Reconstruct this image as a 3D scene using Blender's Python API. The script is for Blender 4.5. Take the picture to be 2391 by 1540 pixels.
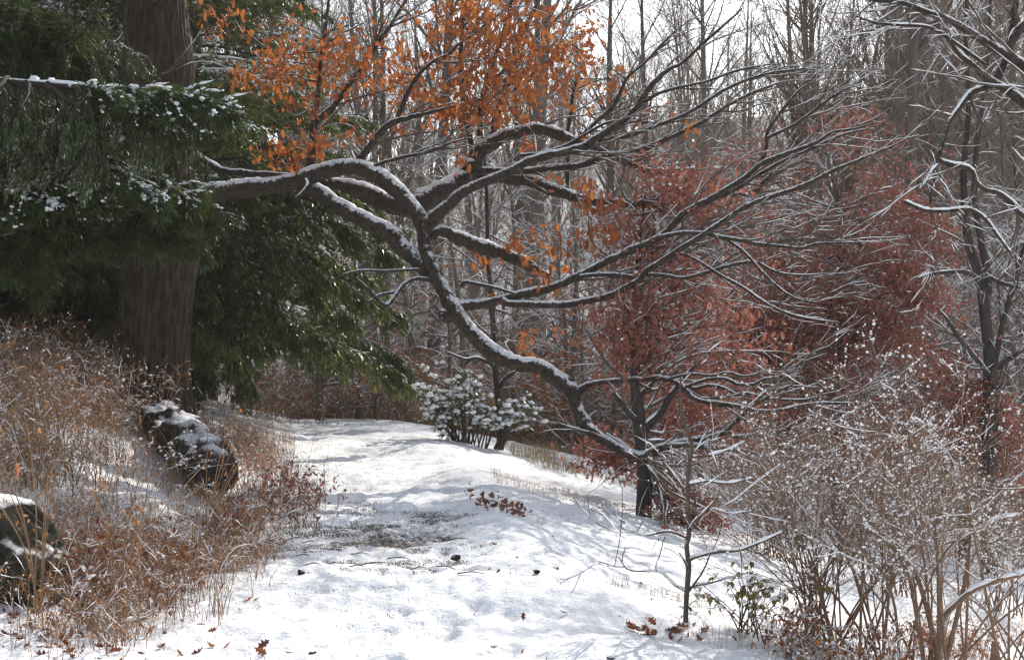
import bpy, math, random
import numpy as np

C = bpy.context.scene
for o in list(bpy.data.objects):
    bpy.data.objects.remove(o)
COL = C.collection
R = math.radians

# ------------------------------------------------------------------ camera
EYE = 1.7
F = 2391 * 50.0 / 36.0
cam_d = bpy.data.cameras.new("camera")
cam_d.lens = 50
cam_d.sensor_width = 36
cam_d.clip_start = 0.1
cam_d.clip_end = 1500
cam = bpy.data.objects.new("camera", cam_d)
COL.objects.link(cam)
cam.location = (0, 0, EYE)
cam.rotation_euler = (R(90), 0, 0)
C.camera = cam

# ------------------------------------------------------------------ light
SUN_AZ = R(27)      # to the right of the view direction
SUN_EL = R(33)
world = bpy.data.worlds.new("World")
C.world = world
world.use_nodes = True
wn = world.node_tree.nodes
sky = wn.new("ShaderNodeTexSky")
sky.sky_type = 'NISHITA'
sky.sun_disc = False
sky.sun_elevation = SUN_EL
sky.sun_rotation = SUN_AZ
sky.altitude = 100
sky.air_density = 1.0
sky.dust_density = 1.5
sky.ozone_density = 1.0
wn["Background"].inputs[1].default_value = 0.15
veil = wn.new("ShaderNodeHueSaturation")      # thin high cloud: a whiter sky
veil.inputs['Saturation'].default_value = 0.5
world.node_tree.links.new(sky.outputs[0], veil.inputs['Color'])
world.node_tree.links.new(veil.outputs[0], wn["Background"].inputs[0])
sl = bpy.data.lights.new("sun", 'SUN')
sl.energy = 3.5
sl.angle = R(0.5)
sl.color = (1.0, 0.93, 0.83)
sun = bpy.data.objects.new("sun", sl)
COL.objects.link(sun)
sun.rotation_euler = (R(90) - SUN_EL, 0, R(180) - SUN_AZ)
sun.location = (20, 30, 40)

C.render.engine = 'CYCLES'
C.view_settings.view_transform = 'Standard'
C.view_settings.look = 'None'
C.view_settings.exposure = 0.65
C.view_settings.gamma = 1.0
C.view_settings.use_curve_mapping = False
C.cycles.max_bounces = 5
C.cycles.diffuse_bounces = 3
C.cycles.glossy_bounces = 2
C.cycles.transmission_bounces = 3
C.cycles.transparent_max_bounces = 4
C.cycles.use_denoising = True
C.cycles.denoiser = 'OPENIMAGEDENOISE'
C.cycles.denoising_input_passes = 'RGB_ALBEDO_NORMAL'
C.cycles.denoising_prefilter = 'NONE'
C.cycles.sample_clamp_indirect = 6
C.cycles.caustics_reflective = False
C.cycles.caustics_refractive = False
C.cycles.pixel_filter_type = 'BLACKMAN_HARRIS'
C.cycles.filter_width = 1.4

# ------------------------------------------------------------------ materials
def newmat(name):
    m = bpy.data.materials.new(name)
    m.use_nodes = True
    return m, m.node_tree.nodes, m.node_tree.links, m.node_tree.nodes["Principled BSDF"]

def N(nodes, typ, **kw):
    n = nodes.new(typ)
    for k, v in kw.items():
        setattr(n, k, v)
    return n

def ramp(nodes, stops):
    r = nodes.new("ShaderNodeValToRGB")
    e = r.color_ramp.elements
    while len(e) < len(stops):
        e.new(0.5)
    for el, (p, c) in zip(e, stops):
        el.position = p
        el.color = (*c, 1) if len(c) == 3 else c
    return r

SNOW_C = (0.87, 0.88, 0.90)

def snow_mat(name="snow", col=SNOW_C, bump=0.15, scale=60):
    m, n, l, b = newmat(name)
    b.inputs['Base Color'].default_value = (*col, 1)
    b.inputs['Roughness'].default_value = 0.75
    b.inputs['Specular IOR Level'].default_value = 0.25
    tc = N(n, "ShaderNodeTexCoord")
    no = N(n, "ShaderNodeTexNoise")
    no.inputs['Scale'].default_value = scale
    no.inputs['Detail'].default_value = 4
    l.new(tc.outputs['Object'], no.inputs['Vector'])
    bp = N(n, "ShaderNodeBump")
    bp.inputs['Strength'].default_value = bump
    bp.inputs['Distance'].default_value = 0.02
    l.new(no.outputs['Fac'], bp.inputs['Height'])
    l.new(bp.outputs[0], b.inputs['Normal'])
    return m

def bark_mat(name, c1, c2, scale=(14, 14, 3), snow=0.0, thr=0.5, bump=0.6, rough=0.85, vary=0.0, fine=30, nw=1.3):
    """bark of two tones with furrows; snow > 0 lets fresh snow cling to the upward faces"""
    m, n, l, b = newmat(name)
    b.inputs['Roughness'].default_value = rough
    b.inputs['Specular IOR Level'].default_value = 0.25
    tc = N(n, "ShaderNodeTexCoord")
    mp = N(n, "ShaderNodeMapping")
    mp.inputs['Scale'].default_value = scale
    l.new(tc.outputs['Object'], mp.inputs['Vector'])
    no = N(n, "ShaderNodeTexNoise")
    no.inputs['Scale'].default_value = 1.0
    no.inputs['Detail'].default_value = 6
    no.inputs['Roughness'].default_value = 0.65
    l.new(mp.outputs[0], no.inputs['Vector'])
    cr = ramp(n, [(0.3, c1), (0.7, c2)])
    l.new(no.outputs['Fac'], cr.inputs['Fac'])
    col = cr.outputs['Color']
    if vary:
        oi = N(n, "ShaderNodeObjectInfo")
        hs = N(n, "ShaderNodeHueSaturation")
        mr = N(n, "ShaderNodeMapRange")
        mr.inputs['To Min'].default_value = 1 - vary
        mr.inputs['To Max'].default_value = 1 + vary
        l.new(oi.outputs['Random'], mr.inputs['Value'])
        l.new(mr.outputs[0], hs.inputs['Value'])
        l.new(col, hs.inputs['Color'])
        col = hs.outputs['Color']
    bp = N(n, "ShaderNodeBump")
    bp.inputs['Strength'].default_value = bump
    bp.inputs['Distance'].default_value = 0.03
    l.new(no.outputs['Fac'], bp.inputs['Height'])
    l.new(bp.outputs[0], b.inputs['Normal'])
    if snow > 0:
        ge = N(n, "ShaderNodeNewGeometry")
        sx = N(n, "ShaderNodeSeparateXYZ")
        l.new(ge.outputs['Normal'], sx.inputs[0])
        n2 = N(n, "ShaderNodeTexNoise")
        n2.inputs['Scale'].default_value = fine
        n2.inputs['Detail'].default_value = 5
        n2.inputs['Roughness'].default_value = 0.7
        l.new(tc.outputs['Object'], n2.inputs['Vector'])
        ad = N(n, "ShaderNodeMath", operation='MULTIPLY_ADD')
        l.new(n2.outputs['Fac'], ad.inputs[0])
        ad.inputs[1].default_value = nw
        l.new(sx.outputs['Z'], ad.inputs[2])
        mr2 = N(n, "ShaderNodeMapRange")
        mr2.inputs['From Min'].default_value = thr + nw * 0.5 - 0.08
        mr2.inputs['From Max'].default_value = thr + nw * 0.5 + 0.12
        mr2.inputs['To Max'].default_value = snow
        l.new(ad.outputs[0], mr2.inputs['Value'])
        mx = N(n, "ShaderNodeMix", data_type='RGBA')
        l.new(mr2.outputs[0], mx.inputs['Factor'])
        l.new(col, mx.inputs['A'])
        mx.inputs['B'].default_value = (*SNOW_C, 1)
        col = mx.outputs['Result']
    l.new(col, b.inputs['Base Color'])
    return m

def leaf_mat(name, cols, transl=0.45, scale=3.0, rough=0.55, tcol=None, snow=0.0):
    """thin leaf: some light passes through; tone varies from leaf to leaf"""
    m, n, l, b = newmat(name)
    b.inputs['Roughness'].default_value = rough
    b.inputs['Specular IOR Level'].default_value = 0.35
    ge = N(n, "ShaderNodeNewGeometry")
    oi = N(n, "ShaderNodeObjectInfo")
    ad = N(n, "ShaderNodeMath", operation='ADD')
    l.new(ge.outputs['Random Per Island'], ad.inputs[0])
    l.new(oi.outputs['Random'], ad.inputs[1])
    fr = N(n, "ShaderNodeMath", operation='FRACT')
    l.new(ad.outputs[0], fr.inputs[0])
    k = len(cols)
    cr = ramp(n, [(i / max(1, k - 1), c) for i, c in enumerate(cols)])
    l.new(fr.outputs[0], cr.inputs['Fac'])
    col = cr.outputs['Color']
    if snow > 0:
        sx = N(n, "ShaderNodeSeparateXYZ")
        l.new(ge.outputs['Normal'], sx.inputs[0])
        ab = N(n, "ShaderNodeMath", operation='ABSOLUTE')
        l.new(sx.outputs['Z'], ab.inputs[0])
        tc = N(n, "ShaderNodeTexCoord")
        n2 = N(n, "ShaderNodeTexNoise")
        n2.inputs['Scale'].default_value = 9
        n2.inputs['Detail'].default_value = 5
        l.new(tc.outputs['Object'], n2.inputs['Vector'])
        a2 = N(n, "ShaderNodeMath", operation='MULTIPLY_ADD')
        l.new(n2.outputs['Fac'], a2.inputs[0])
        a2.inputs[1].default_value = 1.2
        l.new(ab.outputs[0], a2.inputs[2])
        mr2 = N(n, "ShaderNodeMapRange")
        mr2.inputs['From Min'].default_value = 1.5 - snow
        mr2.inputs['From Max'].default_value = 1.7 - snow
        l.new(a2.outputs[0], mr2.inputs['Value'])
        mx = N(n, "ShaderNodeMix", data_type='RGBA')
        l.new(mr2.outputs[0], mx.inputs['Factor'])
        l.new(col, mx.inputs['A'])
        mx.inputs['B'].default_value = (*SNOW_C, 1)
        col = mx.outputs['Result']
    l.new(col, b.inputs['Base Color'])
    tr = N(n, "ShaderNodeBsdfTranslucent")
    if tcol is None:
        l.new(col, tr.inputs['Color'])
    else:
        tr.inputs['Color'].default_value = (*tcol, 1)
    ms = N(n, "ShaderNodeMixShader")
    ms.inputs['Fac'].default_value = transl
    l.new(b.outputs[0], ms.inputs[1])
    l.new(tr.outputs[0], ms.inputs[2])
    l.new(ms.outputs[0], n["Material Output"].inputs['Surface'])
    return m

M = {}
M['snow'] = snow_mat()
M['oak_bark'] = bark_mat('oak_bark', (0.004, 0.0035, 0.003), (0.09, 0.06, 0.041), (15, 15, 4.5), bump=1.0)
M['limb_bark'] = bark_mat('limb_bark', (0.01, 0.008, 0.007), (0.085, 0.063, 0.046), (16, 16, 16), snow=0.92, thr=0.45, bump=1.0, fine=24)
M['twig_bark'] = bark_mat('twig_bark', (0.06, 0.045, 0.036), (0.14, 0.1, 0.075), (12, 12, 12), bump=0.2)
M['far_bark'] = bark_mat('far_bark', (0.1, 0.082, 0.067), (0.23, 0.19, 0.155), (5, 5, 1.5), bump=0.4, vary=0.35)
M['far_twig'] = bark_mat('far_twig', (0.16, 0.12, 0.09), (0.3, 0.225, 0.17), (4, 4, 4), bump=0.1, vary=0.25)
M['dark_bark'] = bark_mat('dark_bark', (0.02, 0.017, 0.016), (0.07, 0.058, 0.05), (12, 12, 4), snow=0.8, thr=0.62, bump=0.8)
M['shrub_bark'] = bark_mat('shrub_bark', (0.125, 0.078, 0.05), (0.3, 0.19, 0.125), (10, 10, 10), bump=0.3)
M['bramble'] = bark_mat('bramble', (0.19, 0.105, 0.058), (0.35, 0.22, 0.125), (3, 3, 3), bump=0.1, vary=0.25)
M['dry_grass'] = bark_mat('dry_grass', (0.3, 0.2, 0.1), (0.46, 0.34, 0.2), (2, 2, 2), bump=0.05)
M['dark_grass'] = bark_mat('dark_grass', (0.06, 0.045, 0.03), (0.2, 0.15, 0.1), (2, 2, 2), bump=0.05)
M['orange_leaf'] = leaf_mat('orange_leaf', [(0.29, 0.08, 0.026), (0.4, 0.12, 0.03), (0.35, 0.12, 0.04), (0.52, 0.19, 0.038), (0.24, 0.07, 0.03)], 0.5)
M['red_leaf'] = leaf_mat('red_leaf', [(0.23, 0.075, 0.055), (0.34, 0.115, 0.08), (0.3, 0.12, 0.09), (0.4, 0.165, 0.105), (0.18, 0.07, 0.055)], 0.4)
M['tan_leaf'] = leaf_mat('tan_leaf', [(0.32, 0.13, 0.05), (0.45, 0.22, 0.09), (0.5, 0.2, 0.05), (0.4, 0.25, 0.12)], 0.45)
M['fallen_leaf'] = leaf_mat('fallen_leaf', [(0.09, 0.03, 0.025), (0.2, 0.065, 0.03), (0.3, 0.1, 0.03), (0.14, 0.06, 0.035)], 0.2)
M['bough_wood'] = bark_mat('bough_wood', (0.025, 0.02, 0.016), (0.08, 0.062, 0.048), (12, 12, 12), bump=0.3)
M['hemlock'] = leaf_mat('hemlock', [(0.066, 0.09, 0.025), (0.105, 0.13, 0.034), (0.15, 0.168, 0.042), (0.08, 0.108, 0.037)], 0.42, rough=0.3)
M['hemlock_snowy'] = leaf_mat('hemlock_snowy', [(0.072, 0.097, 0.03), (0.115, 0.138, 0.04), (0.15, 0.165, 0.05)], 0.42, rough=0.3, snow=0.17)
M['hemlock_frosted'] = leaf_mat('hemlock_frosted', [(0.07, 0.1, 0.035), (0.1, 0.13, 0.045), (0.12, 0.145, 0.05)], 0.35, rough=0.35, snow=0.34)
M['pine'] = leaf_mat('pine', [(0.048, 0.078, 0.024), (0.075, 0.105, 0.032), (0.115, 0.132, 0.034)], 0.38, rough=0.4)
M['laurel'] = leaf_mat('laurel', [(0.06, 0.085, 0.02), (0.11, 0.12, 0.03), (0.17, 0.13, 0.035), (0.07, 0.09, 0.03)], 0.25, rough=0.3)
M['pale_laurel'] = leaf_mat('pale_laurel', [(0.13, 0.14, 0.04), (0.24, 0.21, 0.06), (0.3, 0.2, 0.06), (0.16, 0.16, 0.06)], 0.35, rough=0.35)
M['rock'] = bark_mat('rock', (0.01, 0.011, 0.008), (0.062, 0.06, 0.046), (9, 9, 12), snow=1.0, thr=0.74, bump=1.0, fine=20, nw=0.4)
M['log_bark'] = bark_mat('log_bark', (0.018, 0.015, 0.013), (0.08, 0.062, 0.052), (16, 16, 16), snow=0.8, thr=0.8, bump=1.0, fine=40, nw=0.5)

# ------------------------------------------------------------------ mesh helpers
def mesh_np(name, V, faces, mat, smooth=True, mat_index=None):
    """faces: list of int arrays (n,3) or (n,4)"""
    me = bpy.data.meshes.new(name)
    V = np.asarray(V, dtype=np.float32)
    me.vertices.add(len(V))
    me.vertices.foreach_set("co", V.ravel())
    loops = np.concatenate([f.ravel() for f in faces]).astype(np.int32)
    tot = np.concatenate([np.full(len(f), f.shape[1], np.int32) for f in faces])
    start = np.concatenate([[0], np.cumsum(tot)[:-1]]).astype(np.int32)
    me.loops.add(len(loops))
    me.loops.foreach_set("vertex_index", loops)
    me.polygons.add(len(tot))
    me.polygons.foreach_set("loop_start", start)
    if smooth:
        me.polygons.foreach_set("use_smooth", np.ones(len(tot), bool))
    for m in (mat if isinstance(mat, (list, tuple)) else [mat]):
        me.materials.append(m)
    if mat_index is not None:
        me.polygons.foreach_set("material_index", np.asarray(mat_index, np.int32))
    me.update(calc_edges=True)
    return me

def link(name, me, parent=None, loc=(0, 0, 0), rot=(0, 0, 0), scl=(1, 1, 1)):
    o = bpy.data.objects.new(name, me)
    COL.objects.link(o)
    o.parent = parent
    o.location = loc
    o.rotation_euler = rot
    o.scale = scl
    return o

def tag(o, label=None, cat=None, group=None, kind=None):
    if label: o['label'] = label
    if cat: o['category'] = cat
    if group: o['group'] = group
    if kind: o['kind'] = kind
    return o

def empty(name, loc, label, cat, group=None, rz=0):
    o = bpy.data.objects.new(name, None)
    o.empty_display_size = 0.2
    COL.objects.link(o)
    o.location = loc
    o.rotation_euler = (0, 0, rz)
    return tag(o, label, cat, group)

def copy_tree(o, parent=None):
    c = o.copy()
    COL.objects.link(c)
    c.parent = parent
    for ch in o.children:
        copy_tree(ch, c)
    return c

def tri_count(me):
    return sum(max(0, p.loop_total - 2) for p in me.polygons)

def norm(a):
    return a / np.maximum(np.linalg.norm(a, axis=-1, keepdims=True), 1e-9)

def frames(P):
    T = np.empty_like(P)
    T[:, 1:-1] = P[:, 2:] - P[:, :-2]
    T[:, 0] = P[:, 1] - P[:, 0]
    T[:, -1] = P[:, -1] - P[:, -2]
    T = norm(T)
    mean = norm(T.mean(axis=1))
    ref = np.where(np.abs(mean[:, 2:3]) > 0.85, np.array([[1.0, 0, 0]]), np.array([[0, 0, 1.0]]))
    U = norm(np.cross(T, ref[:, None, :]))
    W = np.cross(U, T)
    return T, U, W

def tubes(sets, sides_list):
    """sets: list of (P (n,k,3), Rad (n,k)); gives V, [quads]"""
    Vs, Fs, base = [], [], 0
    for (P, Rad), s in zip(sets, sides_list):
        n, k = P.shape[:2]
        if n == 0: continue
        T, U, W = frames(P)
        a = np.arange(s) * 2 * np.pi / s
        ring = (U[:, :, None, :] * np.cos(a)[None, None, :, None] + W[:, :, None, :] * np.sin(a)[None, None, :, None])
        V = P[:, :, None, :] + ring * Rad[:, :, None, None]
        idx = np.arange(n * k * s).reshape(n, k, s) + base
        nx = np.roll(idx, -1, axis=2)
        Q = np.stack([idx[:, :-1], nx[:, :-1], nx[:, 1:], idx[:, 1:]], axis=-1).reshape(-1, 4)
        Vs.append(V.reshape(-1, 3)); Fs.append(Q); base += n * k * s
    return np.concatenate(Vs), Fs

def snow_tubes(sets, sides_list, rng, cover=0.85, hk=0.45, hmin=0.004, wk=0.85, steep=0.75, lump=0.5):
    """snow lying along the top of branches: a lens-shaped ridge that thins out and breaks up"""
    Vs, Fs, base = [], [], 0
    for (P, Rad), s in zip(sets, sides_list):
        n, k = P.shape[:2]
        if n == 0: continue
        T = frames(P)[0]
        lat = np.cross(T, np.array([0, 0, 1.0]))
        ln = np.linalg.norm(lat, axis=-1, keepdims=True)
        lat = lat / np.maximum(ln, 1e-6)
        up = np.cross(lat, T)
        flat = np.clip((ln[..., 0] - (1 - steep)) / 0.35, 0, 1)
        amt = flat * np.clip(rng.normal(0.8, lump * 0.5, (n, k)), 0.1, 1.4)
        if k > 11:      # long pieces: the drift swells and thins smoothly
            kern = np.array([1, 2, 3, 2, 1]) / 9.0
            pad = np.pad(amt, ((0, 0), (2, 2)), mode='edge')
            amt = sum(kern[q] * pad[:, q:q + k] for q in range(5))
            gap = np.pad(rng.random((n, k)), ((0, 0), (2, 2)), mode='edge')
            gap = sum(gap[:, q:q + k] for q in range(5)) / 5
            amt = amt * np.clip((gap - 0.30) / 0.16, 0.12, 1)
        else:           # short twigs: the snow has dropped off in places
            amt *= (rng.random((n, k)) > 0.22)
        amt *= (rng.random((n, 1)) < cover)
        amt[:, -1] = 0
        amt[:, 0] *= 0.2
        wdt = (Rad * wk + hmin * 0.35) * np.sqrt(np.clip(amt, 0, 1.0))
        hgt = (Rad * hk + hmin) * amt
        cen = P + up * (Rad * 0.62)[..., None] + np.array([0, 0, 1.0]) * (hgt * 0.3)[..., None]
        a = np.arange(s) * 2 * np.pi / s + (np.pi / 2 if s == 3 else 0)
        V = cen[:, :, None, :] + lat[:, :, None, :] * (np.cos(a)[None, None, :] * wdt[:, :, None])[..., None] \
            + up[:, :, None, :] * (np.sin(a)[None, None, :] * hgt[:, :, None])[..., None]
        keep = amt.max(axis=1) > 0.05
        V = V[keep]
        n2 = len(V)
        if n2 == 0: continue
        idx = np.arange(n2 * k * s).reshape(n2, k, s) + base
        nx = np.roll(idx, -1, axis=2)
        Q = np.stack([idx[:, :-1], nx[:, :-1], nx[:, 1:], idx[:, 1:]], axis=-1).reshape(-1, 4)
        Vs.append(V.reshape(-1, 3)); Fs.append(Q); base += n2 * k * s
    if not Vs:
        return None
    return np.concatenate(Vs), Fs

def grow(P, Rad, rng, dens, ang, length, k=5, r0=0.7, rmax=1.0, rtip=0.0015, wig=0.12, bias=(0, 0, 0), t0=0.2, t1=1.0,
         flatten=0.0, rel=False, lfall=0.4):
    """children of the polylines P (n,K,3): dens per metre, angle range, length range (metres, or of the parent when rel)"""
    n, K = P.shape[:2]
    seg = np.linalg.norm(np.diff(P, axis=1), axis=2)
    L = seg.sum(axis=1)
    cnt = rng.poisson(dens * L * (t1 - t0))
    idx = np.repeat(np.arange(n), cnt)
    m = len(idx)
    if m == 0:
        return np.zeros((0, k, 3)), np.zeros((0, k))
    t = rng.uniform(t0, t1, m)
    f = t * (K - 1)
    i0 = np.clip(f.astype(int), 0, K - 2)
    w = (f - i0)[:, None]
    pos = P[idx, i0] * (1 - w) + P[idx, i0 + 1] * w
    tan = norm(P[idx, i0 + 1] - P[idx, i0])
    rad = Rad[idx, i0] * (1 - w[:, 0]) + Rad[idx, i0 + 1] * w[:, 0]
    rnd = rng.normal(size=(m, 3))
    rnd[:, 2] *= (1 - flatten)
    perp = norm(rnd - (rnd * tan).sum(1, keepdims=True) * tan)
    a = rng.uniform(R(ang[0]), R(ang[1]), m)[:, None]
    d = norm(tan * np.cos(a) + perp * np.sin(a) + np.array(bias) * rng.uniform(0.4, 1.2, (m, 1)))
    ln = rng.uniform(length[0], length[1], m) * (1 - lfall * t)
    if rel:
        ln = ln * L[idx]
    r = np.minimum(rad * r0, rmax)
    out = np.empty((m, k, 3))
    out[:, 0] = pos
    step = (ln / (k - 1))[:, None]
    dd = d
    for j in range(1, k):
        dd = norm(dd + rng.normal(size=(m, 3)) * wig + np.array(bias) * 0.25)
        out[:, j] = out[:, j - 1] + dd * step
    s = np.linspace(1, 0, k)[None, :]
    rr = np.maximum(r[:, None] * s ** 0.8, rtip)
    rr[:, -1] = np.minimum(rtip, rr[:, -1])
    return out, rr

def replicate(pv, pf, A, pos):
    """pv (v,3), pf list of arrays, A (n,3,3) rows = images of axes, pos (n,3)"""
    n, v = len(pos), len(pv)
    V = np.einsum('vi,nij->nvj', pv, A) + pos[:, None, :]
    off = (np.arange(n) * v)[:, None, None]
    Fs = [(f[None] + off).reshape(-1, f.shape[1]) for f in pf]
    return V.reshape(-1, 3), Fs

def rand_axes(rng, n, axis=None, spread=0.5):
    """orthonormal frames; first row (leaf axis) near the given direction"""
    if axis is None:
        x = norm(rng.normal(size=(n, 3)))
    else:
        x = norm(np.asarray(axis) + rng.normal(size=(n, 3)) * spread)
    r = rng.normal(size=(n, 3))
    z = norm(r - (r * x).sum(1, keepdims=True) * x)
    y = np.cross(z, x)
    return np.stack([x, y, z], axis=1)

def resample(pts, k):
    """Catmull-Rom through pts (m,c) -> (k,c) at even arc length"""
    p = np.asarray(pts, float)
    m = len(p)
    if m == 2:
        t = np.linspace(0, 1, k)[:, None]
        return p[0] * (1 - t) + p[1] * t
    ext = np.concatenate([[2 * p[0] - p[1]], p, [2 * p[-1] - p[-2]]])
    out = []
    for i in range(m - 1):
        a, b, c, d = ext[i], ext[i + 1], ext[i + 2], ext[i + 3]
        for t in np.linspace(0, 1, 12, endpoint=False):
            out.append(0.5 * ((2 * b) + (c - a) * t + (2 * a - 5 * b + 4 * c - d) * t * t + (3 * b - a - 3 * c + d) * t ** 3))
    out.append(p[-1])
    out = np.array(out)
    s = np.concatenate([[0], np.cumsum(np.linalg.norm(np.diff(out[:, :3], axis=0), axis=1))])
    q = np.linspace(0, s[-1], k)
    return np.stack([np.interp(q, s, out[:, c]) for c in range(p.shape[1])], axis=1)

# value noise -------------------------------------------------------
def vnoise(x, y, seed=0, scale=1.0):
    x = np.asarray(x, float) * scale; y = np.asarray(y, float) * scale
    xi = np.floor(x).astype(np.int64); yi = np.floor(y).astype(np.int64)
    fx = x - xi; fy = y - yi
    fx = fx * fx * (3 - 2 * fx); fy = fy * fy * (3 - 2 * fy)
    def h(a, b):
        v = (a * 374761393 + b * 668265263 + seed * 974711) & 0x7fffffff
        v = ((v ^ (v >> 13)) * 1274126177) & 0x7fffffff
        return ((v ^ (v >> 16)) & 0xffff) / 65535.0
    return (h(xi, yi) * (1 - fx) + h(xi + 1, yi) * fx) * (1 - fy) + (h(xi, yi + 1) * (1 - fx) + h(xi + 1, yi + 1) * fx) * fy

def fbm(x, y, seed=0, scale=1.0, oct=4):
    s = 0; a = 0.5
    for i in range(oct):
        s = s + a * vnoise(x, y, seed + i * 7, scale * 2 ** i)
        a *= 0.5
    return s

def sstep(a, b, x):
    t = np.clip((x - a) / (b - a), 0, 1)
    return t * t * (3 - 2 * t)

# ------------------------------------------------------------------ terrain
def xc(y):
    return np.interp(y, [0, 7, 10.6, 17, 27, 40, 60], [-0.3, -0.5, -1.0, -1.6, -3.1, -6.5, -12])

def height(x, y):
    x = np.asarray(x, float); y = np.asarray(y, float)
    t = x - xc(y)
    k = np.interp(y, [0, 7, 9, 12, 15, 22, 40], [0.02, 0.05, 0.11, 0.24, 0.36, 0.3, 0.15])
    hw = np.interp(y, [7, 12, 17, 27], [1.2, 1.15, 0.95, 0.75])
    lt = np.maximum(-t - hw, 0)
    left = k * (lt ** 2 / (lt + 0.35))
    left = np.where(left > 1.2, 1.2 + (left - 1.2) * 0.35, left)
    rt = np.maximum(t - 0.9, 0)
    sl = np.interp(y, [0, 7, 11, 20, 30, 50], [0.12, 0.2, 0.27, 0.26, 0.2, 0.05])
    right = -sl * (rt ** 2 / (rt + 0.7))
    right = np.maximum(right, -3.2 + 0.12 * right)
    crest = np.where(y > 25, -0.02 * np.maximum(y - 25, 0) ** 1.35, 0)
    crest = np.maximum(crest, -2.2)
    far = 0.2 * np.maximum(y - 44, 0) ** 2 / (np.maximum(y - 44, 0) + 22)
    far = far * (1 + 0.012 * np.clip(x, -40, 60))
    far = np.minimum(far, 34)
    wob = (fbm(x, y, 3, 0.25, 3) - 0.45) * 0.5 * sstep(2, 8, np.abs(t)) * sstep(9, 20, y)
    berm = 0.07 * np.exp(-((t - 1.15) / 0.45) ** 2) * sstep(8, 10, y) * (1 - sstep(18, 24, y))
    hump = 0.10 * np.exp(-((y - 9.4 + 0.35 * t) / 0.7) ** 2) * sstep(-1.6, 0.2, t) * (1 - sstep(3, 6, t))
    return left + right + crest + far + wob + berm + hump

def ray(u, v, dmin=5.0, dmax=60.0):
    """where the line of sight through a pixel meets the ground"""
    d = np.linspace(dmin, dmax, 2600)
    x = (u - 1195.5) / F * d
    z = EYE + (770 - v) / F * d
    below = np.nonzero(z <= height(x, d))[0]
    i = below[0] if len(below) else len(d) - 1
    return np.array([x[i], d[i], float(height(x[i], d[i]))])

def at(u, v, d):
    return np.array([(u - 1195.5) / F * d, d, EYE + (770 - v) / F * d])

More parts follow.
